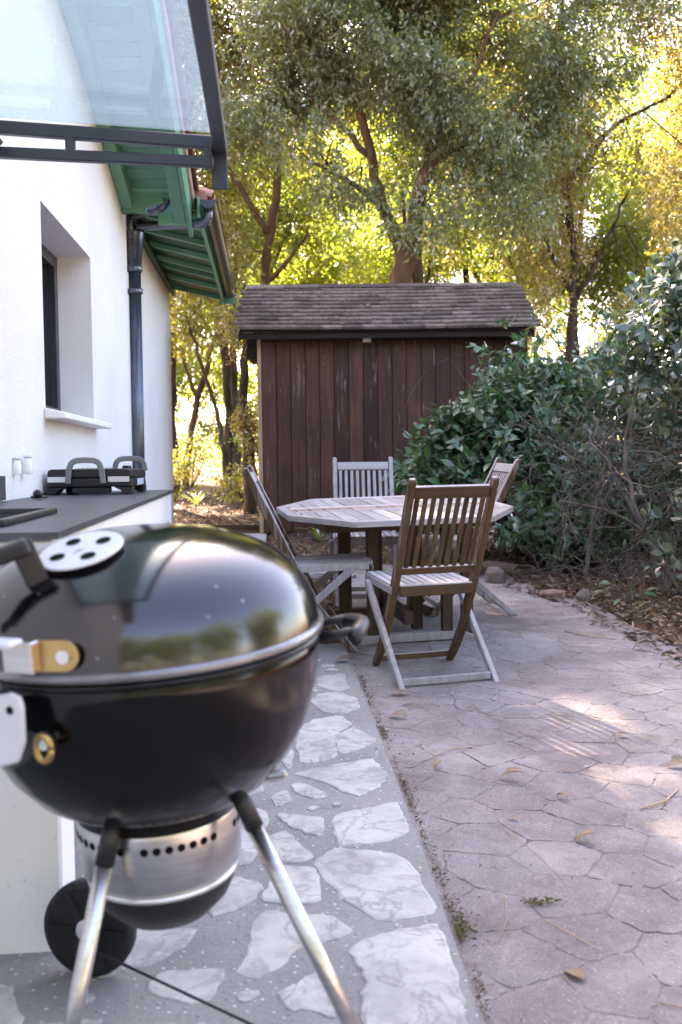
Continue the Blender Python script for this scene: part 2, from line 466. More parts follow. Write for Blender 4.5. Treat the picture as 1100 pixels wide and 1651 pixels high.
def mat_mortar():
    t = NT('grey_mortar'); v = t.coord('World')
    a = t.noise(v, 2.2, 6); b = t.noise(v, 90, 5, .7)
    c = t.ramp(a, [(.3, (.205, .20, .193)), (.7, (.30, .292, .28))])
    c = t.mix(t.ramp(b, [(.3, .5), (.55, 0.0)]), c, (.16, .155, .15))
    vor = t.n('ShaderNodeTexVoronoi'); vor.inputs['Scale'].default_value = 48; t.l(v, vor.inputs['Vector'])
    rg = t.ramp(vor.outputs['Distance'], [(.10, 1.0), (.28, 0.0)])
    sel = t.ramp(vor.outputs['Color'], [(.5, 0.0), (.62, .8)])
    c = t.mix(t.math('MULTIPLY', rg, sel), c, (.58, .57, .55))
    st = t.ramp(t.noise(v, 5.5, 5, .7), [(.62, 0.0), (.74, .5)])
    c = t.mix(st, c, (.16, .12, .065))
    t.principled(c, .9, 0, .25, t.bump(t.math('ADD', b, rg), .6, .006)); return t.m
MORTAR = mat_mortar()
def mat_stone():
    t = NT('pale_limestone'); v = t.coord('World', (1, 1, 1), 3.0)
    a = t.noise(v, 5, 7, .65, .3); b = t.noise(v, 55, 6, .7)
    c = t.ramp(a, [(.28, (.30, .29, .275)), (.5, (.43, .42, .395)), (.75, (.54, .525, .49))])
    c = t.mix(t.ramp(b, [(.28, .55), (.46, 0.0)]), c, (.33, .32, .32))
    o = t.ramp(t.noise(v, 3.3, 5), [(.66, 0.0), (.76, .5)])
    c = t.mix(o, c, (.55, .40, .23))
    sm = t.ramp(t.noise(t.coord('World'), 11, 8, .7, .6), [(.50, 0.0), (.63, .8)])
    c = t.mix(sm, c, (.27, .263, .255))
    vein = t.ramp(t.math('ABSOLUTE', t.math('SUBTRACT', t.noise(v, 3.6, 6, .6, .8), .5)), [(.0, .6), (.022, 0.0)])
    c = t.mix(vein, c, (.20, .19, .185))
    t.principled(c, .82, 0, .3, t.bump(t.math('ADD', t.math('MULTIPLY', b, .5), a), .5, .012)); return t.m
STONE = mat_stone()
def mat_glass():
    t = NT('bluish_canopy_glass')
    tr = t.n('ShaderNodeBsdfTransparent'); tr.inputs[0].default_value = (.86, .95, .955, 1)
    gl = t.n('ShaderNodeBsdfGlossy'); gl.inputs['Roughness'].default_value = .02
    df = t.n('ShaderNodeBsdfTranslucent'); df.inputs[0].default_value = (.80, .88, .90, 1)
    m0 = t.n('ShaderNodeMixShader')
    v = t.coord('Object'); dust = t.ramp(t.noise(v, 70, 4, .7), [(.4, .14), (.75, .28)])
    t.l(dust, m0.inputs[0]); t.l(tr.outputs[0], m0.inputs[1]); t.l(df.outputs[0], m0.inputs[2])
    g_ = t.n('ShaderNodeNewGeometry'); dt = t.n('ShaderNodeVectorMath', operation='DOT_PRODUCT')
    t.l(g_.outputs['Normal'], dt.inputs[0]); t.l(g_.outputs['Incoming'], dt.inputs[1])
    fz = t.math('POWER', t.math('SUBTRACT', 1.0, t.math('ABSOLUTE', dt.outputs['Value'])), 5.0)
    fz = t.math('ADD', t.math('MULTIPLY', fz, .5), .02)
    m = t.n('ShaderNodeMixShader'); t.l(fz, m.inputs[0])
    t.l(m0.outputs[0], m.inputs[1]); t.l(gl.outputs[0], m.inputs[2]); t.l(m.outputs[0], t.out.inputs[0])
    return t.m
GLASS = mat_glass()
def mat_window():
    t = NT('dark_window_glass'); t.principled((.012, .014, .017), .04, 0, .6); return t.m
WINGLASS = mat_window()
def mat_jar():
    t = NT('milky_glass'); p = t.principled((.84, .85, .85), .18, 0, .5); return t.m
JAR = mat_jar()
STICKER = simple('pale_sticker', [(.3, (.40, .45, .58)), (.7, (.62, .66, .74))], 60, .5, .4, 0, 0)
WHITE_VENT = simple('aluminium_damper', [(.3, (.66, .66, .69)), (.7, (.74, .74, .77))], 12, .42, .5, .35, .03, 60, .001)
DARK_HOLE = simple('dark_opening', [(.3, (.004, .004, .005)), (.7, (.008, .008, .009))], 12, .9, .1, 0, 0)

# ------------------------------------------------------------------ terrain
def gz(y):
    if y <= 2: return 0.0
    if y <= 18: return .03*(y-2)
    return .48 + .004*(min(y, 60)-18)
BED = [(2.6, 2.25), (3.6, 1.93), (4.68, 1.61), (5.35, 1.57), (5.56, 1.51), (6.2, 1.50), (6.51, 1.38), (6.91, 1.25), (7.6, 1.15), (8.1, .95), (8.4, -.6)]
def bed_x(y):
    if y <= BED[0][0]: return BED[0][1] + (BED[0][0]-y)*.32
    for (a, xa), (b, xb) in zip(BED, BED[1:]):
        if y <= b: return xa + (xb-xa)*(y-a)/(b-a)
    return -99
EDGE = [(-4, .36), (1.8, .249), (2.13, .235), (2.48, .210), (2.95, .177), (3.56, .130), (4.7, .039), (5.05, .01)]
def edge_x(y):
    for (a, xa), (b, xb) in zip(EDGE, EDGE[1:]):
        if y <= b: return xa + (xb-xa)*(y-a)/(b-a)
    return EDGE[-1][1]
def terrain(x, y):
    z = gz(y)
    d = x - bed_x(y)
    hidden = 5.1 if x < .05 else 8.3
    on_side = 5.0 < y < 10.95 and x < -.44-.062*(y-5.12)
    if (d < 0 and y < hidden) or on_side: lift = -.045
    else:
        k = min(1, max(0, d/.22)) if y < 8.3 else 1.0
        if x < .05 and y >= 5.1: k = min(1, (y-5.1)/.15)
        lift = -.045 + k*.058 + (.05*min(1, max(0, d-.3)/1.2) if y < 8.6 and d > 0 else 0)
    if abs(x) < 12 and y < 16:
        lift += .012*sin(x*5.1+y*2.3)*cos(y*4.3-x*1.7) if lift > -.03 else 0
    return z + lift

xs = np.concatenate([[-400, -150, -60, -30, -18, -12, -8, -6, -4.5], np.arange(-3.2, 6.01, .09), [6.6, 7.5, 9, 12, 18, 30, 60, 150, 400]])
ys = np.concatenate([[-300, -100, -40, -15, -6, -2, 0], np.arange(1.0, 14.01, .09), [14.5, 15.3, 16.5, 18, 20, 23, 27, 33, 42, 60, 100, 200, 500]])
X, Y = np.meshgrid(xs, ys)
Z = np.vectorize(terrain)(X, Y)
nx, ny = len(xs), len(ys)
idx = np.arange(nx*ny).reshape(ny, nx)
Q = np.stack([idx[:-1, :-1], idx[:-1, 1:], idx[1:, 1:], idx[1:, :-1]], -1).reshape(-1, 4)
ground = link_mesh('ground', np_mesh('ground', np.stack([X.ravel(), Y.ravel(), Z.ravel()], 1), Q, mat=SOIL, smooth=True))
tag(ground, kind='structure')

# ---------------- patio: joint bed with pavers as parts
def strip(ylist, fx0, fx1, dz, thick, name, mat, nxs=6):
    mb = MB(); rows = []
    for y in ylist:
        a, b = fx0(y), fx1(y)
        rows.append([Vector((a+(b-a)*k/nxs, y, gz(y)+dz)) for k in range(nxs+1)])
    n = nxs+1; R = len(rows)
    vs = [p for r in rows for p in r] + [p - Vector((0, 0, thick)) for r in rows for p in r]
    fs = []
    for i in range(R-1):
        for k in range(nxs):
            fs.append((i*n+k, i*n+k+1, (i+1)*n+k+1, (i+1)*n+k))
    o = R*n
    for i in range(R-1):
        fs.append((i*n+nxs, o+i*n+nxs, o+(i+1)*n+nxs, (i+1)*n+nxs))
        fs.append(((i+1)*n, o+(i+1)*n, o+i*n, i*n))
    for k in range(nxs):
        fs.append((k, o+k, o+k+1, k+1))
        a = (R-1)*n
        fs.append((a+k+1, o+a+k+1, o+a+k, a+k))
    mb.add(vs, fs)
    return mb.build(name, mat)
ylist = [-6, -3, -1, 0, 1, 2, 2.6, 3.2, 3.8, 4.4, 4.7, 5.05, 5.6, 6.2, 6.8, 7.4, 8.0, 8.35]
def dirt(x, y):
    a = sin(x*7.3+1.3*sin(y*3.1))*cos(y*6.1+1.7*sin(x*4.4)) + .6*sin(x*17.1+y*9.7+2*sin(y*8.3)) + .45*sin(y*29.0-x*23.0+1.5*sin(x*19.0)) + .35*sin(x*61+y*47)*cos(y*53-x*31)
    return -.0019 + .00125*a
pxs = np.concatenate([np.arange(-.1, 2.6, .03), [3.0, 3.8, 5.0]]); pys = np.concatenate([[-6, -3, 0, 1.0], np.arange(1.4, 8.4, .03)])
pv, pq = [], []
for y in pys:
    a, b = edge_x(y)-.04, min(bed_x(y)+.12, 5.0)
    for x in pxs:
        xx = min(a + (x+.1), b); pv.append((xx, y, gz(y)+dirt(xx, y)))
npx = len(pxs)
for i_ in range(len(pys)-1):
    for k_ in range(npx-1):
        o_ = i_*npx+k_; pq.append((o_, o_+1, o_+npx+1, o_+npx))
patio = tag(link_mesh('patio', np_mesh('patio', pv, pq, mat=JOINT, smooth=True)), kind='structure')

HEX = .118
paver_rest = MB(); n_paver = 0
def hv(i, j, k):
    """jittered corner of the honeycomb, shared by the neighbours through its rounded key"""
    cx = i*HEX*1.5; cy = (j + .5*(i % 2))*HEX*sqrt(3)
    a = pi/3*k
    px, py = cx+HEX*cos(a), cy+HEX*sin(a)
    key = (round(px/HEX*4), round(py/HEX*4))
    r = random.Random(key[0]*7919 + key[1]*104729)
    return (px + r.uniform(-.30, .30)*HEX, py + r.uniform(-.30, .30)*HEX)
cells = []
for i in range(-3, 32):
    for j in range(-11, 44):
        cx = i*HEX*1.5; cy = (j+.5*(i % 2))*HEX*sqrt(3)
        if cx < edge_x(cy)-.10 or cx > min(bed_x(cy)+.02, 3.4) or cy < -2 or cy > 8.25: continue
        vis = cy > 1.55 and abs(cx) < .38*cy
        cells.append((0 if vis else 1, cy, i, j))
cells.sort()
for vis, cy, i, j in cells:
    P = [Vector((*hv(i, j, k), 0)) for k in range(6)]
    c = sum(P, Vector())/6
    mb = MB() if (vis == 0 and n_paver < 290) else paver_rest
    r = random.Random(i*31+j*977)
    dz = r.uniform(-.0005, .0007); tl = (r.uniform(-.0035, .0035), r.uniform(-.0035, .0035))
    ring = []
    # corner-rounded outline
    for k in range(6):
        a, b, d = P[k-1], P[k], P[(k+1) % 6]
        e_ = lambda m_: Vector((r.uniform(-m_, m_), r.uniform(-m_, m_), 0))
        for q in (b+(a-b)*.13+e_(.003), b+((a+d)/2-b)*.07, b+(d-b)*.13+e_(.003), b+(d-b)*.30+e_(.005), b+(d-b)*.46+e_(.005), b+(d-b)*.60+e_(.005), b+(d-b)*.74+e_(.005)):
            ring.append(q)
    def lv(q, g, z):
        v = c + (q-c)*(1-g/(q-c).length)
        return Vector((v.x, v.y, gz(v.y) + z + dz + tl[0]*(v.x-c.x) + tl[1]*(v.y-c.y)))
    n = len(ring)
    vs = [lv(q, .0036, 0) for q in ring] + [lv(q, .0016, -.0012) for q in ring] + [lv(q, .0025, -.03) for q in ring]
    fs = [list(range(n))] + [(k, n+k, n+(k+1) % n, (k+1) % n) for k in range(n)] + [(n+k, 2*n+k, 2*n+(k+1) % n, n+(k+1) % n) for k in range(n)]
    mb.add(vs, fs)
    if mb is not paver_rest:
        n_paver += 1
        mb.build('paver', PAVER, patio)
if paver_rest.v: paver_rest.build('paver', PAVER, patio, kind='stuff')

# ---------------- stone path beside the house
plist = [-6, -3, -1, 0, 1, 1.5, 2, 2.6, 3.2, 3.8, 4.4, 4.8, 5.12]
path = tag(strip(plist, lambda y: -2.2, lambda y: edge_x(y), .012, .06, 'path', MORTAR, 10), kind='structure')
far_path = tag(strip([5.12, 5.8, 7, 8, 9, 10, 10.9], lambda y: -2.2, lambda y: -.46-.062*(y-5.12), .010, .05, 'side_path', CONCRETE, 4), kind='structure')
FLAG = [
[(-.103,4.420),(.005,4.471),(.018,4.221),(-.030,4.183),(-.102,4.258)],
[(-.122,3.995),(-.097,4.117),(-.022,4.143),(.050,4.053),(.053,3.925),(.006,3.848),(-.072,3.860)],
[(-.168,3.591),(-.115,3.728),(-.028,3.782),(.026,3.676),(-.042,3.521),(-.020,3.343),(-.080,3.288),(-.140,3.290)],
[(-.030,3.520),(.034,3.640),(.118,3.501),(.100,3.459),(.045,3.400),(-.006,3.350)],
[(-.149,3.152),(-.034,3.219),(.090,3.282),(.126,3.120),(.108,3.049),(.043,2.957),(-.011,3.005),(-.037,3.054)],
[(-.161,3.036),(-.138,3.068),(-.057,2.985),(-.062,2.940),(-.093,2.930),(-.141,2.972)],
[(-.019,2.799),(.088,2.847),(.148,2.889),(.172,2.845),(.176,2.684),(.134,2.640),(.031,2.598),(-.005,2.591),(-.018,2.702)],
[(-.190,2.813),(-.059,2.778),(-.064,2.657),(-.091,2.666),(-.150,2.723)],
[(-.212,2.633),(-.155,2.685),(-.142,2.639),(-.087,2.525),(-.110,2.492),(-.191,2.505)],
[(-.067,2.484),(-.005,2.560),(.136,2.515),(.172,2.384),(.203,2.233),(.118,2.203),(.082,2.192),(.013,2.273),(-.012,2.327),(-.041,2.396)],
[(-.186,2.343),(-.159,2.465),(-.077,2.445),(-.060,2.281),(-.120,2.276),(-.190,2.281)],
[(-.180,2.227),(-.112,2.208),(-.041,2.195),(.006,2.136),(-.067,2.077),(-.116,2.068),(-.125,2.007),(-.184,1.957),(-.214,1.987),(-.198,2.080),(-.196,2.193)],
[(.016,2.060),(.102,2.118),(.196,2.154),(.209,2.071),(.225,2.009),(.232,1.890),(.206,1.706),(.052,1.690),(.039,1.874),(.051,1.952)],
[(-.133,1.889),(-.094,1.925),(-.064,1.964),(-.032,1.896),(-.016,1.813),(-.041,1.806),(-.071,1.842),(-.095,1.823)],
[(-.315,2.260),(-.277,2.415),(-.205,2.360),(-.221,2.272),(-.294,2.212)],
[(-.471,2.154),(-.334,2.151),(-.338,2.093),(-.402,2.008),(-.449,2.002)],
[(-.389,1.910),(-.374,1.973),(-.258,1.990),(-.257,1.919),(-.282,1.859),(-.365,1.885)],
[(-.295,2.868),(-.229,2.838),(-.216,2.729),(-.261,2.718)],
[(-.714,1.930),(-.656,1.911),(-.611,1.817),(-.607,1.721),(-.662,1.722)],
[(-.368,2.686),(-.293,2.706),(-.226,2.621),(-.247,2.488),(-.327,2.490)],
[(-.205,3.261),(-.181,3.408),(-.166,3.348),(-.175,3.200)],
[(-.216,2.959),(-.177,3.010),(-.157,2.908),(-.201,2.870)],
[(.001,1.660),(.043,1.640),(.029,1.542),(-.061,1.559),(-.097,1.640)],
[(-.355,1.793),(-.250,1.781),(-.215,1.677),(-.296,1.644),(-.374,1.716)],
[(-.569,1.778),(-.459,1.795),(-.399,1.681),(-.452,1.597),(-.540,1.648)],
[(-.48,3.10),(-.30,3.16),(-.26,3.0),(-.36,2.92),(-.47,2.96)],[(-.42,3.6),(-.24,3.64),(-.22,3.42),(-.38,3.38)],[(-.40,4.2),(-.2,4.3),(-.17,4.02),(-.36,3.95)],
]
def near_flag(x, y, m):
    for P in FLAG:
        cx_, cy_ = sum(p[0] for p in P)/len(P), sum(p[1] for p in P)/len(P)
        rr_ = max(hypot((p[0]-cx_)*1.16, (p[1]-cy_)*1.13) for p in P)
        if hypot(x-cx_, y-cy_) > rr_+m: continue
        ins = False; n_ = len(P)
        for k in range(n_):
            x0, y0 = cx_+(P[k][0]-cx_)*1.16, cy_+(P[k][1]-cy_)*1.13; x1, y1 = cx_+(P[(k+1) % n_][0]-cx_)*1.16, cy_+(P[(k+1) % n_][1]-cy_)*1.13
            if (y0 > y) != (y1 > y) and x < (x1-x0)*(y-y0)/(y1-y0)+x0: ins = not ins
            u = max(0, min(1, ((x-x0)*(x1-x0)+(y-y0)*(y1-y0))/((x1-x0)**2+(y1-y0)**2+1e-9)))
            if hypot(x-x0-(x1-x0)*u, y-y0-(y1-y0)*u) < m: return True
        if ins: return True
    return False
fr = random.Random(5)
for k in range(900):
    y = fr.uniform(1.55, 4.75); x = edge_x(y)-fr.uniform(.04, .75); m = fr.uniform(.022, .07)
    if x < -.62 or near_flag(x, y, m+.012): continue
    a0 = fr.uniform(0, 6); n_ = fr.choice((4, 5, 5, 6))
    FLAG.append([(x+m*fr.uniform(.75, 1.05)*cos(a0+2*pi*q/n_)/1.16, y+m*fr.uniform(.75, 1.05)*sin(a0+2*pi*q/n_)/1.13) for q in range(n_)])
for P in FLAG:
    pc = (sum(p[0] for p in P)/len(P), sum(p[1] for p in P)/len(P))
    P = [(min(pc[0]+(p[0]-pc[0])*1.16, edge_x(p[1])-.016), pc[1]+(p[1]-pc[1])*1.13) for p in P]
    # roughened outline: each edge split and jittered
    ring = []
    n0 = len(P)
    for k in range(n0):
        a, b = Vector((*P[k], 0)), Vector((*P[(k+1) % n0], 0))
        L = (b-a).length; m = max(2, int(L/.022)); nrm = Vector((-(b-a).y, (b-a).x, 0)).normalized()
        for q in range(m):
            p = a + (b-a)*q/m
            if q == 0: p = p + ((b-a).normalized()*.006 + (Vector((*P[k-1], 0))-a).normalized()*.006)
            ring.append(p + nrm*random.uniform(-.0055, .0055))
    c = sum(ring, Vector())/len(ring); n = len(ring)
    h = random.uniform(.003, .008); tx, ty = random.uniform(-.01, .01), random.uniform(-.008, .008)
    def fv(q, s_, z):
        v = c + (q-c)*s_
        return Vector((v.x, v.y, gz(v.y)+.012+z+(tx*(v.x-c.x)+ty*(v.y-c.y) if z > 0 else 0)))
    vs = [fv(q, .93, h+random.uniform(-.0008, .0008)) for q in ring] + [fv(q, .985, h*.45) for q in ring] + [fv(q, 1.0, -.004) for q in ring]
    fs = [list(range(n))] + [(k, n+k, n+(k+1) % n, (k+1) % n) for k in range(n)] + [(n+k, 2*n+k, 2*n+(k+1) % n, n+(k+1) % n) for k in range(n)]
    # orientation
    area = sum(ring[k].x*ring[(k+1) % n].y - ring[(k+1) % n].x*ring[k].y for k in range(n))
    if area < 0: fs = [f[::-1] for f in map(list, fs)]
    MB().add(vs, fs).build('flagstone', STONE, path)

# ================================================================== HOUSE (local: x out of the wall, y along it)
HY0 = 2.08
house = tag(empty('house', (-1.2, HY0, 0), .0719), 'white roughcast house wing with green eaves, small window and terracotta roof', 'house')
def zr(y): return 3.13 + .25*(4.91-y)          # underside of the near wing's roof along its gable
Y0, Y1, Y2 = -6.0, 5.55, 9.35
wy0, wy1, wz0, wz1 = 2.65, 3.96, 1.315, 2.285
wall = MB()
def rect_yz(mb, y0, y1, z0, z1, x=0.0, flip=False):
    f = (0, 1, 2, 3); mb.add([(x, y0, z0), (x, y1, z0), (x, y1, z1), (x, y0, z1)], [f[::-1] if flip else f])
rect_yz(wall, Y0, wy0, -.3, wz0); rect_yz(wall, wy0, wy1, -.3, wz0); rect_yz(wall, wy1, Y1, -.3, wz0)
rect_yz(wall, Y0, wy0, wz0, wz1); rect_yz(wall, wy1, Y1, wz0, wz1)
wall.add([(0, Y0, wz1), (0, wy0, wz1), (0, wy1, wz1), (0, Y1, wz1), (0, Y1, zr(Y1)+.05), (0, Y0, zr(Y0)+.05)], [(0, 1, 2, 3, 4, 5)])
wall.add([(0, Y1, -.3), (-.5, Y1, -.3), (-.5, Y1, zr(Y1)+.05), (0, Y1, zr(Y1)+.05)], [(0, 1, 2, 3)])
wall.add([(0, Y0, -.3), (-6, Y0, -.3), (-6, Y0, 4), (0, Y0, zr(Y0))], [(3, 2, 1, 0)])
wall.add([(-6, Y0, -.3), (-6, Y2, -.3), (-6, Y2, 4), (-6, Y0, 5)], [(3, 2, 1, 0)])
wall.build('wall', WALL, house)
rv = MB(); D = -.23
rv.add([(0, wy0, wz0), (D, wy0, wz0), (D, wy0, wz1), (0, wy0, wz1)], [(0, 1, 2, 3)])
rv.add([(0, wy1, wz0), (D, wy1, wz0), (D, wy1, wz1), (0, wy1, wz1)], [(3, 2, 1, 0)])
rv.add([(0, wy0, wz1), (D, wy0, wz1), (D, wy1, wz1), (0, wy1, wz1)], [(0, 1, 2, 3)])
rv.add([(0, wy0, wz0), (D, wy0, wz0), (D, wy1, wz0), (0, wy1, wz0)], [(3, 2, 1, 0)])
rv.build('window_reveal', WALL_SMOOTH, house)
win = MB()
for (a, b, c, d) in ((wy0, wy0+.07, wz0, wz1), (wy1-.07, wy1, wz0, wz1), (wy0+.07, wy1-.07, wz0, wz0+.07), (wy0+.07, wy1-.07, wz1-.07, wz1), ((wy0+wy1)/2-.05, (wy0+wy1)/2+.05, wz0+.07, wz1-.07)):
    win.box((D-.04, a, c), (D+.035, b, d))
wo = win.build('window', ANTH, house, bevel=.004)
for a, b in ((wy0+.07, (wy0+wy1)/2-.05), ((wy0+wy1)/2+.05, wy1-.07)):
    MB().box((D-.012, a, wz0+.07), (D-.004, b, wz1-.07)).build('pane', WINGLASS, wo)
MB().prism([(-.0, wz0+.004), (.095, wz0-.018), (.095, wz0-.05), (-.0, wz0-.05)], wy0-.04, wy1+.08, lambda a, b, t: (a, t, b)).build('window_sill', WALL_SMOOTH, house, bevel=.006)
# far wing
fw = MB()
rect_yz(fw, Y1, Y2, -.3, 3.13, -.045)
fw.add([(-.045, Y2, -.3), (-6, Y2, -.3), (-6, Y2, 4.3), (-.045, Y2, 3.13)], [(0, 1, 2, 3)])
fw.build('rear_wall', WALL_SMOOTH, house)
# near gable: soffit boards, wall beam, barge board, verge
SL = atan2(.25, 1)
y = Y0+.3; k = 0
while y < 5.30:
    m = MB(); w = .132
    m.prism([(y, zr(y)-.002), (y+w-.006, zr(y+w-.006)-.002), (y+w-.006, zr(y+w-.006)+.02), (y, zr(y)+.02)], .005, .455, lambda a, b, t: (t, a, b))
    if y > -1: m.build('soffit_board', GREEN, house, bevel=.003)
    y += w; k += 1
MB().prism([(Y0, zr(Y0)-.12), (5.30, zr(5.30)-.12), (5.30, zr(5.30)-.004), (Y0, zr(Y0)-.004)], .003, .085, lambda a, b, t: (t, a, b)).build('wall_beam', GREEN, house, bevel=.006)
MB().prism([(Y0, zr(Y0)-.10), (5.62, zr(5.62)-.10), (5.62, zr(5.62)-.004), (Y0, zr(Y0)-.004)], .36, .455, lambda a, b, t: (t, a, b)).build('verge_rafter', GREEN, house, bevel=.006)
MB().prism([(Y0, zr(Y0)-.13), (5.72, zr(5.72)-.13), (5.72, zr(5.72)+.09), (Y0, zr(Y0)+.09)], .458, .488, lambda a, b, t: (t, a, b)).build('barge_board', GREEN, house, bevel=.004)
MB().prism([(Y0, zr(Y0)+.092), (5.72, zr(5.72)+.092), (5.72, zr(5.72)+.15), (Y0, zr(Y0)+.15)], .40, .512, lambda a, b, t: (t, a, b)).build('verge_mortar', MORTAR_PINK, house, bevel=.008)
roof = MB()
roof.prism([(Y0, zr(Y0)+.022), (5.38, zr(5.38)+.022), (5.38, zr(5.38)+.09), (Y0, zr(Y0)+.09)], -6.2, .40, lambda a, b, t: (t, a, b))
roof.build('roof', TERRA, house)
vt = MB()
n_ = 9
prof = [(cos(pi*q/n_)*.095, sin(pi*q/n_)*.075) for q in range(n_+1)] + [(cos(pi*q/n_)*.083, sin(pi*q/n_)*.063) for q in range(n_, -1, -1)]
vt.prism(prof, 0, .42, lambda a, b, t: (a, t, b + t*-.0))
vme = vt.mesh('verge_tile', TERRA)
y = -1.0
while y < 5.5:
    o = link_mesh('verge_tile', vme, house)
    o.matrix_local = Matrix.Translation((.455, y, zr(y)+.165)) @ Matrix.Rotation(-SL-.05, 4, 'X')
    y += .36
# outlooker beam under the gable's foot
ob = MB(); ob.prism([(.003, 3.035), (.435, 3.055), (.435, 3.12), (.003, 3.115)], 5.30, 5.37, lambda a, b, t: (a, t, b))
bm_ = ob.build('corbel_beam', GREEN, house, bevel=.004)
ob = MB(); ob.prism([(.003, 2.885), (.165, 2.905), (.165, 2.935), (.305, 2.965), (.305, 3.0), (.435, 3.02), (.435, 3.051), (.003, 3.031)], 5.302, 5.368, lambda a, b, t: (a, t, b))
ob.build('stepped_corbel', GREEN, house, bevel=.004)
MB().prism([(-.04, 2.95), (.24, 2.93), (.241, 2.86), (.455, 2.86), (.455, 3.06), (-.04, 3.16)], 5.545, 5.585, lambda a, b, t: (a, t, b)).build('eave_board', GREEN, house, bevel=.003)
# far wing eave
def zs(x): return 3.10 - (x+.045)*.235
y = 5.60
while y < Y2+.18:
    w = .145
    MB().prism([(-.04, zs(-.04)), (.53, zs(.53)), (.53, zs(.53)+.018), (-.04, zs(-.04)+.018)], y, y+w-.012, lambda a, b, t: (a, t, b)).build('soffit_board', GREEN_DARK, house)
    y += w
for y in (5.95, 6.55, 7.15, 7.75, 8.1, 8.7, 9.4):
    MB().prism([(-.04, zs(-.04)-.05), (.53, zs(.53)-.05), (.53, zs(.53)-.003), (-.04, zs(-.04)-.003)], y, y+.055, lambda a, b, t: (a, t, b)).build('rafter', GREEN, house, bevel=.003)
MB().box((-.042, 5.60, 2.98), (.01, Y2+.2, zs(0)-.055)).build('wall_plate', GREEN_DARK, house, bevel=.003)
MB().box((.531, 5.58, 2.92), (.555, Y2+.22, 3.08)).build('fascia_board', GREEN, house, bevel=.003)
fr_ = MB(); fr_.prism([(.60, 3.05), (-6.2, 3.05+6.8*.25), (-6.2, 3.12+6.8*.25), (.60, 3.12)], 5.60, Y2+.26, lambda a, b, t: (a, t, b))
fr_.build('rear_roof', TERRA, house)
tl_ = MB(); tl_.prism(prof, 0, .4, lambda a, b, t: (-t, a, b)); tme = tl_.mesh('eave_tile', TERRA)
y = 5.72
while y < Y2+.2:
    link_mesh('eave_tile', tme, house).matrix_local = Matrix.Translation((.64, y, 3.085)) @ Matrix.Rotation(.245, 4, 'Y')
    y += .2
# gutter
g = MB(); n_ = 10; GR = .062
arc = [(.622+GR*cos(pi+pi*q/n_), 3.03+GR*sin(pi+pi*q/n_)) for q in range(n_+1)]
arc2 = [(.622+(GR-.004)*cos(pi+pi*q/n_), 3.03+(GR-.004)*sin(pi+pi*q/n_)) for q in range(n_, -1, -1)]
g.prism(arc+arc2, 5.50, Y2+.24, lambda a, b, t: (a, t, b))
g.tube([(.622+GR, 5.50, 3.032), (.622+GR, Y2+.24, 3.032)], .009, 8)
go = g.build('gutter', BRONZE, house)
MB().prism(arc, 5.488, 5.499, lambda a, b, t: (a, t, b)).build('end_cap', ANTH, go)
MB().box((.50, Y2+.242, 2.90), (.69, Y2+.262, 3.06)).build('gutter_end_board', GREEN, house)
# downpipe with hopper and two branch pipes
dp = MB(); px_, py_ = .022, 5.82
dp.tube([(px_, py_, -.05), (px_, py_, 2.60)], .045, 20)
for a in range(20):
    t_ = 2*pi*a/20; dp.tube([(px_+.0455*cos(t_), py_+.0455*sin(t_), 0), (px_+.0455*cos(t_), py_+.0455*sin(t_), 2.58)], .0030, 4)
dpo = dp.build('downpipe', PIPE, house)
MB().lathe([(.053, 2.55), (.060, 2.555), (.060, 2.60), (.056, 2.602), (.078, 2.85), (.080, 2.87), (.072, 2.87), (.05, 2.62)], 24, None, (px_, py_, 0)).build('hopper', PIPE, dpo)
MB().lathe([(.054, 2.38), (.060, 2.382), (.060, 2.42), (.054, 2.422)], 20, None, (px_, py_, 0)).tube([(-.05, py_, 2.40), (px_-.05, py_, 2.40)], .013, 8).build('pipe_clamp', PIPE, dpo)
def elbow_pipe(pts, r):
    m = MB(); P = [Vector(p) for p in pts]; out = [P[0]]
    for a, b, c in zip(P, P[1:], P[2:]):
        d = .06
        s_, e_ = b+(a-b).normalized()*d, b+(c-b).normalized()*d
        for q in range(9):
            u = q/8; out.append(s_*(1-u)**2 + b*2*u*(1-u) + e_*u*u)
    out.append(P[-1]); m.tube(out, r, 14)
    for a, b, c in zip(P, P[1:], P[2:]):   # ribs of the bend
        d = .06; s_, e_ = b+(a-b).normalized()*d, b+(c-b).normalized()*d
        for q in range(7):
            u = (q+.5)/7; p = s_*(1-u)**2 + b*2*u*(1-u) + e_*u*u
            tdir = ((b-s_)*(1-u) + (e_-b)*u).normalized()
            m.tube([p-tdir*.003, p+tdir*.003], r+.004, 14)
    return m
elbow_pipe([(px_+.015, py_-.02, 2.80), (px_+.015, py_-.02, 2.90), (.60, 5.62, 2.885), (.622, 5.60, 2.98)], .034).build('branch_pipe', PIPE, dpo)
elbow_pipe([(px_-.015, py_-.05, 2.80), (px_-.02, py_-.07, 2.955), (.30, 5.44, 2.965), (.335, 5.44, 3.06)], .030).build('branch_pipe', PIPE, dpo)

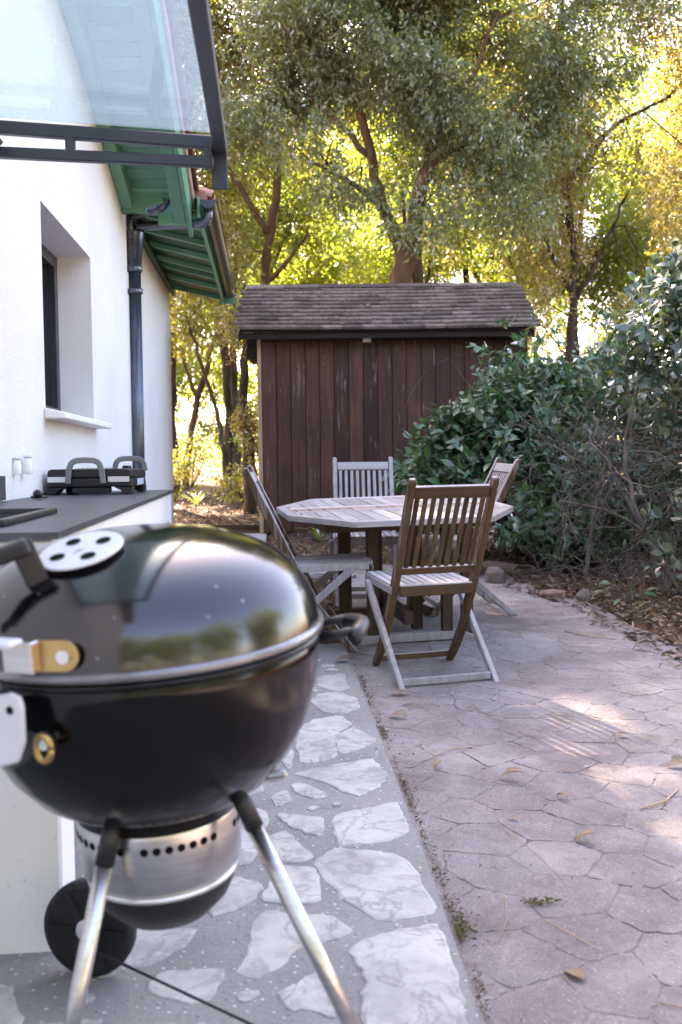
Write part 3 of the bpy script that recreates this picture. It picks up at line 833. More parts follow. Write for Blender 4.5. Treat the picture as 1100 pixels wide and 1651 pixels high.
# ================================================================== glass canopy
can = tag(empty('glass_canopy', (-1.2, HY0, 0), .0719), 'black metal framed glass canopy jutting from the white house wall', 'canopy')
CX, CY0, CY1 = .87, -1.2, 1.42
def zc(x): return 2.178 + (CX-x)*.06
def side_frame(y, name):
    m = MB(); w = .032
    m.prism([(.0, zc(0)-.03), (CX, zc(CX)-.03), (CX, zc(CX)+.015), (.0, zc(0)+.015)], y-w/2, y+w/2, lambda a, b, t: (a, t, b))
    m.prism([(.0, zc(0)-.115), (CX, zc(CX)-.093), (CX, zc(CX)-.056), (.0, zc(0)-.078)], y-w/2, y+w/2, lambda a, b, t: (a, t, b))
    for x in (.36, .835):
        m.box((x, y-w/2+.001, zc(x)-.10), (x+.032, y+w/2-.001, zc(x)-.02))
    return m.build(name, ANTH, can, bevel=.004)
side_frame(CY1, 'side_frame'); side_frame(CY0, 'side_frame')
MB().box((CX+.001, CY0-.03, zc(CX)-.045), (CX+.046, CY1+.012, zc(CX)+.02)).build('front_rail', ANTH, can, bevel=.004)
for y in (CY0, CY1):
    MB().box((CX-.01, y+.024, zc(CX)-.16), (CX+.048, y+.036, zc(CX)+.035)).build('end_plate', ANTH, can, bevel=.003)
MB().box((.001, CY0, zc(0)-.03), (.035, CY1, zc(0)+.03)).build('wall_rail', ANTH, can, bevel=.004)
MB().prism([(.036, zc(.036)+.017), (CX+.03, zc(CX+.03)+.019), (CX+.03, zc(CX+.03)+.027), (.036, zc(.036)+.025)], CY0+.01, CY1-.03, lambda a, b, t: (a, t, b)).build('glass_pane', GLASS, can)
MB().beam((.01, CY1-.12, 2.31), (.15, CY1-.05, 2.14), .035, .02).build('brace', ANTH, can, bevel=.003)
MB().beam((.01, CY0+.12, 2.31), (.15, CY0+.05, 2.14), .035, .02).build('brace', ANTH, can, bevel=.003)

# ================================================================== outdoor counter
ctr = tag(empty('outdoor_counter', (-.60, 2.07, 0), .095), 'white rendered outdoor kitchen counter with dark slate worktop against the house', 'counter')
L_ = 3.3
def backx(y): return -.61 + .075*y/L_
b = MB()
pl = lambda a, b_, t: (a, b_, t)
b.prism([(0, 0), (0, .16), (backx(.16), .16), (backx(0), 0)], -.1, .892, pl)
b.prism([(0, L_-.14), (0, L_), (backx(L_), L_), (backx(L_-.14), L_-.14)], -.1, .892, pl)
b.prism([(0, .16), (0, L_-.14), (backx(L_-.14), L_-.14), (backx(.16), .16)], .745, .892, pl)
b.prism([(backx(.16)+.06, .16), (backx(L_-.14)+.06, L_-.14), (backx(L_-.14), L_-.14), (backx(.16), .16)], -.1, .745, pl)
b.build('base', WALL_SMOOTH, ctr, bevel=.006)
# worktop with a cut-out for the sink
sx0, sx1, sy0, sy1 = -.56, -.17, .22, .80
w = MB()
w.prism([(.012, -.012), (.012, sy0), (backx(sy0)-.002, sy0), (backx(0)-.002, -.012)], .893, .908, pl)
w.prism([(.012, sy1), (.012, L_+.01), (backx(L_), L_+.01), (backx(sy1)-.002, sy1)], .893, .908, pl)
w.prism([(.012, sy0), (.012, sy1), (sx1, sy1), (sx1, sy0)], .893, .908, pl)
w.prism([(sx0, sy0), (sx0, sy1), (backx(sy1)-.002, sy1), (backx(sy0)-.002, sy0)], .893, .908, pl)
w.build('worktop', SLATE, ctr)
MB().box((backx(2)-.03, .2, .909), (backx(2)+.012, 2.30, 1.008)).build('upstand', SLATE, ctr, bevel=.002)
s = MB()
e = .028
for lo, hi in (((sx0-e, sy0-e), (sx1+e, sy0)), ((sx0-e, sy1), (sx1+e, sy1+e)), ((sx0-e, sy0), (sx0, sy1)), ((sx1, sy0), (sx1+e, sy1))):
    s.box((lo[0], lo[1], .908), (hi[0], hi[1], .924))
so = s.build('sink_rim', BLACK_SINK, ctr, bevel=.004)
bs = MB()
bs.add([(sx0, sy0, .91), (sx1, sy0, .91), (sx1, sy1, .91), (sx0, sy1, .91), (sx0+.02, sy0+.02, .752), (sx1-.02, sy0+.02, .752), (sx1-.02, sy1-.02, .752), (sx0+.02, sy1-.02, .752)],
       [(0, 1, 5, 4), (1, 2, 6, 5), (2, 3, 7, 6), (3, 0, 4, 7), (4, 5, 6, 7)])
bs.build('basin', BLACK_SINK, so)

def jar(loc, h, label):
    r = tag(empty('glass_jar', loc), label, 'jar', 'small jars on the dark upstand')
    MB().lathe([(0, 0), (.018, 0), (.019, .004), (.019, h*.8), (.015, h*.86), (.015, h), (.0, h)], 20).build('body', JAR, r)
    MB().lathe([(0, h), (.0165, h), (.0165, h+.010), (0, h+.011)], 20).build('lid', PALE_METAL, r)
jar((-1.332, 4.10, 1.009), .062, 'shorter milky jar on the dark upstand, the one farther from the socket cable')
jar((-1.330, 4.24, 1.009), .070, 'taller milky jar on the dark upstand, the one nearer the electric grill')

# ================================================================== electric grill on the counter
eg = tag(empty('electric_grill', (-1.165, 4.62, .909), .055), 'black electric table grill with two arched grey handles on the slate worktop', 'electric grill')
W2, DP = .195, .48
b = MB(); b.prism([(-W2, .035), (-W2+.006, .075), (W2-.006, .075), (W2, .035)], 0, DP, lambda a, b_, t: (a, t, b_))
b.build('base', BLACK_PLASTIC, eg, bevel=.006, seg=2)
for x0, x1 in ((-W2, -.125), (.125, W2)):
    for y0, y1 in ((.0, .09), (DP-.09, DP)):
        m = MB(); s_ = 1 if x0 < 0 else -1
        xa = x0 if x0 < 0 else x1
        m.prism([(xa, 0), (xa+s_*.035, 0), (xa+s_*.055, .02), (xa+s_*.085, .034), (xa, .034)], y0, y1, lambda a, b_, t: (a, t, b_))
        m.build('foot', BLACK_PLASTIC, eg, bevel=.003)
MB().box((-.085, .01, .006), (.085, .10, .034)).build('drip_tray', BLACK_PLASTIC, eg, bevel=.004)
MB().box((-W2+.004, -.004, .058), (-.085, -.001, .083)).build('trim_strip', ALU, eg); MB().box((.085, -.004, .058), (W2-.012, -.001, .083)).build('trim_strip', ALU, eg)
lid = MB(); lid.prism([(-W2, .078), (-W2+.004, .112), (-W2+.02, .118), (W2-.02, .118), (W2-.004, .112), (W2, .078)], .0, DP-.01, lambda a, b_, t: (a, t, b_))
lo = lid.build('top_plate', BLACK_PLASTIC, eg, bevel=.006, seg=2)
for k in range(7):
    MB().beam((-.07+k*.022, .10, .121), (-.07+k*.022, .26, .121), .008, .005).build('grate_bar', ALU, lo)
def arch(xc, y, w, h, z0, name):
    m = MB(); pts = [(xc-w/2-.006, y, z0), (xc-w/2, y, z0+h*.55), (xc-w/2+.012, y, z0+h*.88), (xc-w/2+.035, y, z0+h*.98), (xc, y, z0+h), (xc+w/2-.035, y, z0+h*.98), (xc+w/2-.012, y, z0+h*.88), (xc+w/2, y, z0+h*.55), (xc+w/2+.006, y, z0)]
    pts = [Vector(p) for p in pts]
    for a, b_ in zip(pts, pts[1:]):
        m.beam(a-(b_-a)*.08, b_+(b_-a)*.08, .026, .013, (0, 1, 0))
    m.build(name, GREY_PLASTIC, eg, bevel=.003)
arch(-.015, -.018, .15, .105, .055, 'handle')
arch(.125, .40, .14, .06, .108, 'handle')
MB().lathe([(0, 0), (.022, 0), (.022, .010), (.018, .014), (0, .014)], 20, None, (.125, .30, .119)).build('knob', BLACK_PLASTIC, eg)
MB().box((W2+.0015, .15, .040), (W2+.003, .36, .070)).build('sticker', STICKER, eg)
cb = MB()
cp = [Vector(p) for p in ((-W2-.004, .04, .012), (-.205, -.03, .006), (-.19, -.16, .005), (-.135, -.30, .005), (-.10, -.42, .005), (-.14, -.47, .005), (-.165, -.40, .007), (-.115, -.44, .010), (-.10, -.55, .012))]
sm = []
for a in range(len(cp)-1):
    p0, p1, p2, p3 = cp[max(a-1, 0)], cp[a], cp[a+1], cp[min(a+2, len(cp)-1)]
    for q in range(6):
        u = q/6; sm.append(.5*((2*p1)+(p2-p0)*u+(2*p0-5*p1+4*p2-p3)*u*u+(3*p1-p0-3*p2+p3)*u**3))
cb.tube(sm+[cp[-1]], .004, 8); cbo = cb.build('power_cord', BLACK_PLASTIC, eg)
pg = MB().lathe([(0, 0), (.011, 0), (.017, .012), (.019, .04), (0, .04)], 12, rot3(.4, 0, 0) @ Matrix.Rotation(-pi/2, 3, 'X'), (-.098, -.55, .020)); pgo = pg.build('plug', BLACK_PLASTIC, cbo)

# ================================================================== kettle barbecue
KX, KY, KZ = -.3245, 1.63, .769
ket = tag(empty('kettle_barbecue', (KX, KY, .012)), 'large black kettle barbecue on shiny tubular legs in the front', 'barbecue')
KO = (KX, KY, .012)
TM = rot3(0, .065, -.042); KT = Vector((KX, KY, KZ))
def kp(az, r, h): return TM @ Vector((r*cos(az), r*sin(az), h)) + KT
BS, LS = 1.14, .725
bowl_prof = [(r_, h_*BS if h_ < -.01 else h_) for r_, h_ in [(.2865, -.004), (.2845, -.03), (.276, -.08), (.259, -.13), (.232, -.175), (.195, -.213), (.15, -.240), (.10, -.256), (.05, -.262), (0, -.263)]]
lid_prof = [(r_, h_*LS if h_ > .02 else h_) for r_, h_ in [(.288, .012), (.2865, .03), (.281, .065), (.268, .105), (.246, .145), (.216, .178), (.178, .204), (.134, .223), (.088, .234), (.044, .239), (0, .240)]]
bo = MB().lathe([(.272, -.004)]+bowl_prof, 96, TM, KT); bowl = bo.build('bowl', ENAMEL_BOWL, ket, KO)
lidm = MB().lathe(lid_prof, 96, TM, KT); lid = lidm.build('lid', ENAMEL, ket, KO)
RIM_MAT = simple('glinting_enamel_rim', [(.3, (.16, .16, .17)), (.7, (.30, .30, .31))], 9, .22, .5, .5, .04, 60, .001)  # grey metallic colour stands in for the bright reflection on the enamel rim
MB().lathe([(.288, .012), (.2935, .011), (.2955, .005), (.2935, -.001), (.288, -.002)], 96, TM, KT).build('rim', RIM_MAT, lid, KO)
MB().lathe([(.2875, -.004), (.2915, -.006), (.2925, -.010), (.2905, -.014), (.285, -.015)], 96, TM, KT).build('bowl_rim', ENAMEL_BOWL, bowl, KO)
def lid_z(r):
    for (a, za), (b_, zb) in zip(lid_prof, lid_prof[1:]):
        if a >= r >= b_: return za + (zb-za)*(a-r)/(a-b_)
    return .24*LS
def bowl_z(r):
    for (a, za), (b_, zb) in zip(bowl_prof, bowl_prof[1:]):
        if a >= r >= b_: return za + (zb-za)*(a-r)/(a-b_)
    return 0
def lid_frame(az, r):
    p = kp(az, r, lid_z(r)); e_ = .004
    dr = kp(az, r+e_, lid_z(r+e_)) - kp(az, r-e_, lid_z(r-e_))
    ta = TM @ Vector((-sin(az), cos(az), 0))
    return p, dr.cross(ta).normalized() * (1 if dr.cross(ta).z > 0 else -1), ta
# damper on the lid
DAZ, DRR = radians(248), .150
p, n_, ta = lid_frame(DAZ, DRR)
dm = MB().disc(p+n_*.004, n_, .064, 40, .004, xdir=ta); dmo = dm.build('damper', WHITE_VENT, lid, KO, bevel=.001)
x_ = ta; y_ = n_.cross(x_).normalized()
for k in range(4):
    a = pi/4 + k*pi/2 + .12
    MB().disc(p+n_*.0085 + x_*cos(a)*.036 + y_*sin(a)*.036, n_, .0115, 20, .0008, xdir=ta).build('damper_hole', DARK_HOLE, dmo, KO)
MB().disc(p+n_*.0082, n_, .007, 16, .003).build('rivet', WHITE_VENT, dmo, KO)
MB().beam(p+n_*.0092-y_*.016, p+n_*.0092+y_*.016-x_*.002, .003, .0012, n_).build('emblem_line', ALU, dmo, KO)
# handle of the lid
HAZ = radians(240)
hp0, hn, hta = lid_frame(HAZ, .218)
up_ = (TM @ Vector((-.15, -.1, 1))).normalized(); hta = Vector((.35, -.93, 0))
A = hp0; B = A + up_*.050 + Vector((-.012, 0, 0)); Cc = B + Vector((-.115, -.03, -.042)); Dd = Cc - up_*.05
hm = MB(); hm.beam(A-up_*.006, B+up_*.010, .034, .016, hta); hmo = hm.build('lid_handle', BLACK_PLASTIC, lid, KO, bevel=.005, seg=2)
MB().beam(B-(Cc-B).normalized()*.012, Cc+(Cc-B).normalized()*.02, .036, .024, up_).build('grip', BLACK_PLASTIC, hmo, KO, bevel=.006, seg=2)
MB().beam(Cc, Dd, .034, .016, hta).build('bracket', BLACK_PLASTIC, hmo, KO, bevel=.005)
# hinge group on the near left of the rim
hg_az = radians(236)
def kframe(az, r, h):
    c = kp(az, r, h); ra = TM @ Vector((cos(az), sin(az), 0)); ta_ = TM @ Vector((-sin(az), cos(az), 0)); u_ = TM @ Vector((0, 0, 1))
    return c, ra, ta_, u_
hinge = empty('hinge', (0, 0, 0), 0, ket)
def plate(name, az, r, h, w, hh, t, mat, bevel=.006, parent=hinge, round_right=False, tilt=0.0):
    c, ra, ta_, u_ = kframe(az, r, h)
    m = MB()
    ta2 = (ta_*cos(tilt) + u_*sin(tilt)); u2 = (u_*cos(tilt) - ta_*sin(tilt))
    if round_right:
        poly = [(-w/2, -hh/2), (w/2-hh/2, -hh/2)] + [(w/2-hh/2+cos(a)*hh/2, sin(a)*hh/2) for a in [(-pi/2+pi*q/10) for q in range(1, 10)]] + [(w/2-hh/2, hh/2), (-w/2, hh/2)]
    else: poly = [(-w/2, -hh/2), (w/2, -hh/2), (w/2, hh/2), (-w/2, hh/2)]
    m.prism(poly, 0, t, lambda a, b_, tt: c + ta2*a + u2*b_ + ra*tt)
    return m.build(name, mat, parent, KO, bevel=bevel), c, ra, ta2, u2
_, c, ra, ta_, u_ = plate('hinge_tab', radians(257.5), .2915, .040, .070, .044, .006, BRASS, .001, round_right=True)
MB().disc(c+ta_*.014+ra*.006, ra, .0095, 16, .005).build('bolt', ALU, hinge, KO)
plate('hinge_arm', radians(248.5), .296, .040, .05, .045, .018, STEEL, .002)
plate('hinge_ear', radians(247), .312, .064, .045, .010, .03, PALE_METAL, .003)
c, ra, ta_, u_ = kframe(radians(245), .315, -.052)
m = MB(); m.prism([(-.09, .022), (.010, .046), (.026, .042), (.030, .028), (.027, -.022), (.012, -.052), (-.02, -.062), (-.09, -.066)], 0, .008, lambda a, b_, t: c+ta_*a+u_*b_+ra*t)
m.build('hinge_plate', PALE_METAL, hinge, KO, bevel=.003)
MB().disc(c+ta_*.008+u_*.022+ra*.0085, ra, .006, 14, .001).build('bolt_hole', DARK_HOLE, hinge, KO)
m = MB(); m.beam(c+ta_*-.006+u_*.05+ra*.01, c+ta_*-.045-u_*.03+ra*.012+u_*.11, .010, .014, ra); m.build('hinge_lever', STEEL, hinge, KO, bevel=.002)
cl = kp(radians(252), .298, -.090); rl = TM @ Vector((cos(radians(252)), sin(radians(252)), 0)); tl2 = TM @ Vector((-sin(radians(252)), cos(radians(252)), 0))
m = MB(); m.tube([cl+tl2*.012*cos(a)+TM@Vector((0, 0, .018*sin(a))) for a in [2*pi*q/16 for q in range(17)]], .0055, 8); m.build('hinge_loop', BRASS, hinge, KO)
MB().tube([kp(radians(252), .270, -.085), kp(radians(252), .300, -.085)], .008, 10).build('bracket', STEEL, hinge, KO)
# side handle on the right
sh_az = radians(8)
for dz_, da in ((-.012, .17), (-.012, -.17)):
    MB().tube([kp(sh_az+da, .283, -.022), kp(sh_az+da*.86, .335, -.016), kp(sh_az+da*.82, .348, -.016)], .0075, 10).build('handle_bracket', BLACK_PLASTIC, bowl, KO)
gp = MB(); pts = [kp(sh_az+u*.19, .350-.010*u*u+.012*(1-abs(u)), -.014-.010*u*u) for u in np.linspace(-1, 1, 13)]
gp.tube(pts, [.007]+[.0125]*11+[.007], 14); gpo = gp.build('side_handle', BLACK_PLASTIC, bowl, KO)
MB().tube([q+Vector((0, 0, -.010)) for q in pts[1:-1]], .009, 12).build('grip_underside', BLACK_PLASTIC, gpo, KO)
# ash catcher
RT = .134
ring = MB().lathe([(RT, -.294), (RT+.002, -.300), (RT-.001, -.385), (RT-.010, -.400), (RT-.016, -.401)], 72, TM, KT)
ac = ring.build('ash_catcher', STEEL, ket, KO)
MB().lathe([(RT-.013, -.399), (RT-.008, -.402), (RT-.009, -.408), (RT-.014, -.409)], 72, TM, KT).build('lip', ALU, ac, KO)
MB().lathe([(RT-.014, -.404), (RT-.015, -.425), (RT-.026, -.447), (RT-.055, -.476), (RT-.10, -.486), (0, -.488)], 64, TM, KT).build('ash_pot', BLACK_PLASTIC, ac, KO)
MB().lathe([(RT+.001, -.294), (RT-.01, -.284), (RT-.02, -.262)], 64, TM, KT).build('collar', BLACK_PLASTIC, ac, KO)
for k in range(44):
    a = 2*pi*k/44
    if min(abs((degrees_ := math.degrees(a)) - q) for q in (262, 330, 120)) < 7.5: continue
    c, ra, ta_, u_ = kframe(a, RT+.0008, -.317)
    MB().disc(c, ra, .0066, 14, .0012, xdir=u_).build('air_hole', DARK_HOLE, ac, KO)
# legs
def kleg(top, foot, sock=True):
    m = MB(); T_, F_ = Vector(top), Vector(foot); d = (F_-T_).normalized()
    m.tube([T_+d*.055, F_-d*.02], .0135, 18); lo_ = m.build('leg', STEEL, ket, KO)
    MB().tube([T_-d*.01, T_+d*.015, T_+d*.058], [.010, .0148, .0148], 16).build('socket', BLACK_PLASTIC, lo_, KO)
    MB().tube([F_-d*.03, F_], [.0155, .0145], 16).build('foot_cap', BLACK_PLASTIC, lo_, KO)
    return lo_
G0 = .0125
kleg((-.356, 1.500, .492), (-.450, 1.42, G0))
kleg((-.168, 1.565, .518), (.083, 1.50, G0))
l3 = kleg((-.405, 1.745, .50), (-.515, 1.925, G0+.065))
wc = Vector((-.518, 1.975, .0125+.098))
whl = MB()
ax = Matrix.Rotation(pi/2, 3, 'X') @ Matrix.Identity(3)
ax = rot3(-.25, 0, 0) @ Matrix.Rotation(pi/2, 3, 'X')
whl.lathe([(.015, .017), (.06, .012), (.083, .017), (.096, .015), (.098, .0), (.096, -.015), (.083, -.017), (.06, -.012), (.015, -.017)], 48, ax, wc)
wo_ = whl.build('wheel', RUBBER, ket, KO)
MB().lathe([(0, .024), (.02, .022), (.024, .012)], 20, ax, wc).build('hub_cap', PALE_METAL, wo_, KO)
for k in range(6):
    a = 2*pi*k/6
    MB().beam(wc+ax@Vector((.022*cos(a), .022*sin(a), .0155)), wc+ax@Vector((.082*cos(a), .082*sin(a), .016)), .012, .006, ax@Vector((0, 0, 1))).build('spoke', RUBBER, wo_, KO)
# wire rack between the legs
for a, b_ in (((-.505, 1.90, .105), (.065, 1.505, .070)), ((-.432, 1.427, .085), (.065, 1.505, .068)), ((-.505, 1.90, .105), (-.432, 1.427, .085))):
    MB().tube([a, b_], .0028, 6).build('rack_rod', BLACK_PLASTIC, ket, KO)
m = MB(); q = [(-.185, 1.60, .530), (-.115, 1.59, .545), (-.098, 1.59, .547), (-.094, 1.59, .542), (-.098, 1.59, .537), (-.15, 1.595, .528), (-.185, 1.60, .522)]
m.tube(q, .0032, 8); m.build('ash_lever', STEEL, ket, KO)

# ================================================================== table
def mat_to_euler(M): return M.to_euler()
tab = empty('garden_table', (0, 0, 0))
TR = rot3(.187, .046, -.02); TH = .70
tab.rotation_euler = TR.to_euler()
tab.location = Vector((.285, 5.533, .797)) - TR @ Vector((0, 0, TH))
tag(tab, 'silvered octagonal slatted wooden garden table among the folding chairs', 'table')
a_, b_o, c_o, e_o = .619, .692, .243, .351
OCT = [(a_, -c_o), (a_, c_o), (e_o, b_o), (-e_o, b_o), (-a_, c_o), (-a_, -c_o), (-e_o, -b_o), (e_o, -b_o)]
def inset(poly, d):
    out = []; n = len(poly)
    for k in range(n):
        p0, p1, p2 = Vector(poly[k-1]), Vector(poly[k]), Vector(poly[(k+1) % n])
        d1 = (p1-p0).normalized(); d2 = (p2-p1).normalized()
        n1 = Vector((-d1.y, d1.x)); n2 = Vector((-d2.y, d2.x))
        bis = (n1+n2).normalized(); out.append(tuple(p1 + bis*(d/max(.2, bis.dot(n1)))))
    return out
def clip(poly, clipper):
    out = list(poly); n = len(clipper)
    for k in range(n):
        A, B = clipper[k], clipper[(k+1) % n]; inp = out; out = []
        if not inp: return []
        side = lambda p: (B[0]-A[0])*(p[1]-A[1]) - (B[1]-A[1])*(p[0]-A[0])
        for q in range(len(inp)):
            p, r = inp[q-1], inp[q]; sp_, sr = side(p), side(r)
            if sr >= 0:
                if sp_ < 0: u = sp_/(sp_-sr); out.append((p[0]+(r[0]-p[0])*u, p[1]+(r[1]-p[1])*u))
                out.append(r)
            elif sp_ >= 0:
                u = sp_/(sp_-sr); out.append((p[0]+(r[0]-p[0])*u, p[1]+(r[1]-p[1])*u))
    return out
IN = inset(OCT, .055)
flat = lambda a, b_, t: (a, b_, t)
for k in range(8):
    j = (k+1) % 8
    P, Q = Vector(OCT[k]), Vector(OCT[j]); Pi, Qi = Vector(IN[k]), Vector(IN[j]); g_ = (Q-P).normalized()*.001
    MB().prism([tuple(P+g_), tuple(Q-g_), tuple(Qi-g_), tuple(Pi+g_)], TH-.030, TH, flat).build('edge_board', TEAK_TOPX if abs((Q-P).x) > abs((Q-P).y) else TEAK_TOP, tab, bevel=.003)
IN2 = inset(OCT, .058)
rails = ((-.135, -.085), (.085, .135))
for y0, y1 in rails:
    p = clip([(-1, y0), (1, y0), (1, y1), (-1, y1)], IN2)
    MB().prism(p, TH-.028, TH+.0005, flat).build('rail', TEAK_TOPX, tab, bevel=.003)
sw = .0775
for (y0, y1, mt) in ((-1, -.138, TEAK_TOP), (-.082, .082, TEAK_PINK), (.138, 1, TEAK_TOP)):
    x = -a_
    while x < a_:
        p = clip([(x+.0025, y0), (x+sw-.0025, y0), (x+sw-.0025, y1), (x+.0025, y1)], IN2)
        if len(p) >= 3:
            ar = abs(sum(p[q-1][0]*p[q][1]-p[q][0]*p[q-1][1] for q in range(len(p))))/2
            if ar > .0006: MB().prism(p, TH-.024, TH-.001+random.uniform(-.0012, .0012), flat).build('slat', mt, tab, bevel=.002)
        x += sw
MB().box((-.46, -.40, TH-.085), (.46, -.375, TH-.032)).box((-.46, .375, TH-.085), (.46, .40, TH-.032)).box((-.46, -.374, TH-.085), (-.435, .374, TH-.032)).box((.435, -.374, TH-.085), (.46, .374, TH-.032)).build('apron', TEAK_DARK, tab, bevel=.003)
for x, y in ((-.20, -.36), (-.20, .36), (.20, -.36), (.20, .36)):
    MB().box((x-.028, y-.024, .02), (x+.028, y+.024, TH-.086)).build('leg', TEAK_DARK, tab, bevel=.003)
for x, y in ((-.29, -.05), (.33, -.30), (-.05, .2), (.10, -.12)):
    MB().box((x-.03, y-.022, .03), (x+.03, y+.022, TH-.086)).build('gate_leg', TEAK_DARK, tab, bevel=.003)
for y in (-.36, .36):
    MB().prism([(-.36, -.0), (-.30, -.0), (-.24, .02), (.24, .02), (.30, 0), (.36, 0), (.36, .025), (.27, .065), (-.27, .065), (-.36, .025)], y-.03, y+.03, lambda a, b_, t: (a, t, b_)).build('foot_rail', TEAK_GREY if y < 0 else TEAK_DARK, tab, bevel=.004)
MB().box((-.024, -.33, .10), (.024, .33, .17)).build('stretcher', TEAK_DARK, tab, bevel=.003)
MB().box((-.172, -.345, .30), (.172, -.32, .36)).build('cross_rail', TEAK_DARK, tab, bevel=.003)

# ================================================================== folding chairs (local: y = facing, seat rear at y=0)
def make_chair():
    r = empty('folding_chair', (0, 0, 0))
    HWP, yt, yf, H_ = .189, -.235, .30, .92
    def post_profile(w=.044):
        c = [(yt, H_), (yt*.5, .675), (0, .43), (.045, .36), (.115, .22), (.21, .10), (yf, 0)]
        L, R_ = [], []
        for k, (y, z) in enumerate(c):
            y0, z0 = c[max(0, k-1)]; y1, z1 = c[min(len(c)-1, k+1)]
            d = Vector((y1-y0, z1-z0)).normalized(); n = Vector((-d.y, d.x))
            ww = w*(.8 if k == 0 else 1.08 if k in (2, 3) else 1)
            L.append((y+n.x*ww/2, z+n.y*ww/2)); R_.append((y-n.x*ww/2, z-n.y*ww/2))
        d = Vector((c[0][0]-c[1][0], c[0][1]-c[1][1])).normalized(); n = Vector((-d.y, d.x))
        top = [(c[0][0]+d.x*.014*sin(a)-n.x*.0176*cos(a)*-1, c[0][1]+d.y*.014*sin(a)+n.y*.0176*cos(a)) for a in (pi*.25, pi*.5, pi*.75)]
        L[-1] = (L[-1][0], 0); R_[-1] = (R_[-1][0], 0)
        return top, L, R_
    top, L, R_ = post_profile()
    # top points run from the side of L to the side of R_
    if (Vector(top[0])-Vector(L[0])).length > (Vector(top[-1])-Vector(L[0])).length: top = top[::-1]
    poly = R_[::-1] + top[::-1] + L
    prf = lambda a, b_, t: (t, a, b_)
    for s_ in (-1, 1):
        MB().prism(poly, s_*HWP-.0145, s_*HWP+.0145, prf).build('back_post', TEAK, r, bevel=.004)
        yl, yr, hb = .285, -.20, .222
        d = Vector((yl-yr, .43)).normalized(); n = Vector((-d.y, d.x))*.019
        pts = [(yr-n.x*1.2, 0), (yr+.048-n.x*0, 0), (yl-n.x, .43-n.y), (yl+d.x*.012, .43+d.y*.012), (yl+n.x, .43+n.y)]
        pts = [(yr-.024, 0), (yr+.026, 0), (yl+.020, .415), (yl+.012, .435), (yl-.018, .432)]
        MB().prism(pts, s_*hb-.0125, s_*hb+.0125, prf).build('rear_leg', TEAK_GREY, r, bevel=.004)
    yz = lambda z: yt*(z-.43)/(H_-.43)
    tilt = atan2(-yt, H_-.43)
    def rail(z, h, t_, name, x=.173, dy=0.0):
        c = Vector((0, yz(z)+dy, z)); u = Vector((0, -sin(tilt), cos(tilt)))
        return MB().beam(c-Vector((x, 0, 0)), c+Vector((x, 0, 0)), t_, h, u).build(name, TEAK_X, r, bevel=.004)
    rail(.872, .056, .024, 'top_rail'); rail(.515, .034, .022, 'lower_rail')
    for k in range(9):
        x = -.152+.038*k
        a, b_ = Vector((x, yz(.535)+.002, .531)), Vector((x, yz(.845)+.002, .845))
        MB().beam(a, b_, .021, .010, Vector((0, cos(tilt), sin(tilt)))).build('back_slat', TEAK, r, bevel=.002)
    for k in range(10):
        x = -.176+.0392*k
        MB().beam((x, -.012, .437), (x, .395, .452), .033, .013).build('seat_slat', TEAK_SEAT, r, bevel=.002)
    MB().beam((-.174, -.026, .424), (.174, -.026, .424), .026, .052).build('seat_rail', TEAK_X, r, bevel=.005)
    MB().beam((-.20, .385, .424), (.20, .385, .424), .022, .036).build('seat_rail', TEAK_X, r, bevel=.004)
    for s_ in (-1, 1):
        MB().beam((s_*.2045, -.01, .424), (s_*.2045, .373, .436), .0075, .034).build('side_rail', TEAK_GREY, r, bevel=.002)
    MB().beam((-.209, -.150, .045), (.209, -.150, .045), .016, .032).build('stretcher', TEAK_GREY, r, bevel=.003)
    MB().beam((-.174, .255, .062), (.174, .255, .062), .016, .030).build('stretcher', TEAK_X, r, bevel=.003)
    return r
TEAK_SEAT = wood('silvered_seat_slat', (.26, .245, .25), (.44, .42, .435), 1, 30, .8)
ch0 = make_chair()
spots = [((.415, 4.473), .283, .0, 'brown folding wooden chair seen from behind, nearest on the patio'),
         ((.155, 6.56), pi+.02, -.03, 'silvered folding chair facing the camera beyond the table, in front of the shed'),
         ((.80, 6.13), 1.716, .02, 'folding chair turned sideways between the table and the laurel bush'),
         ((-.245, 5.15), -1.53, .0, 'folding chair seen edge on between the kettle barbecue and the table')]
for k, ((x, y), yaw, dz, lab) in enumerate(spots):
    o = ch0 if k == 0 else copy_tree(ch0)
    o.location = (x, y, gz(y)+dz*.0+.002 + (-.025 if k == 0 else 0))
    Rm = Matrix.Rotation(.030, 3, 'X') @ Matrix.Rotation(yaw, 3, 'Z')
    o.rotation_euler = Rm.to_euler()
    tag(o, lab, 'chair', 'folding wooden chairs round the garden table')

# ================================================================== shed
SX0, SX1, SY, SZ = -.845, 1.985, 10.85, gz(10.85)
shed = tag(empty('garden_shed', ((SX0+SX1)/2, SY, SZ)), 'dark brown boarded garden shed with a shingled gable roof', 'shed')
SOF = ((SX0+SX1)/2, SY, SZ)
nb = 18; bw = (SX1-SX0)/nb
for k in range(nb):
    x0 = SX0+k*bw; dy = random.uniform(-.004, .004)
    MB().box((x0+.003, SY+dy, SZ+.02+random.uniform(-.012, .012)), (x0+bw-.003, SY+.022+dy, 2.44)).build('board', SHED, shed, SOF, bevel=.004)
bk = MB(); bk.box((SX0+.01, SY+.03, SZ+.02), (SX1-.01, SY+.06, 2.40)); bk.build('inner_frame', SHED_DARK, shed, SOF)
MB().box((SX0-.045, SY-.006, SZ-.02), (SX0-.002, SY+.05, 2.42)).build('corner_board', SHED_TRIM, shed, SOF, bevel=.003)
MB().box((-1.005, SY+.06, 2.19), (SX0-.055, SY+.80, 2.425)).build('eave_box', SHED_DARK, shed, SOF, bevel=.004)
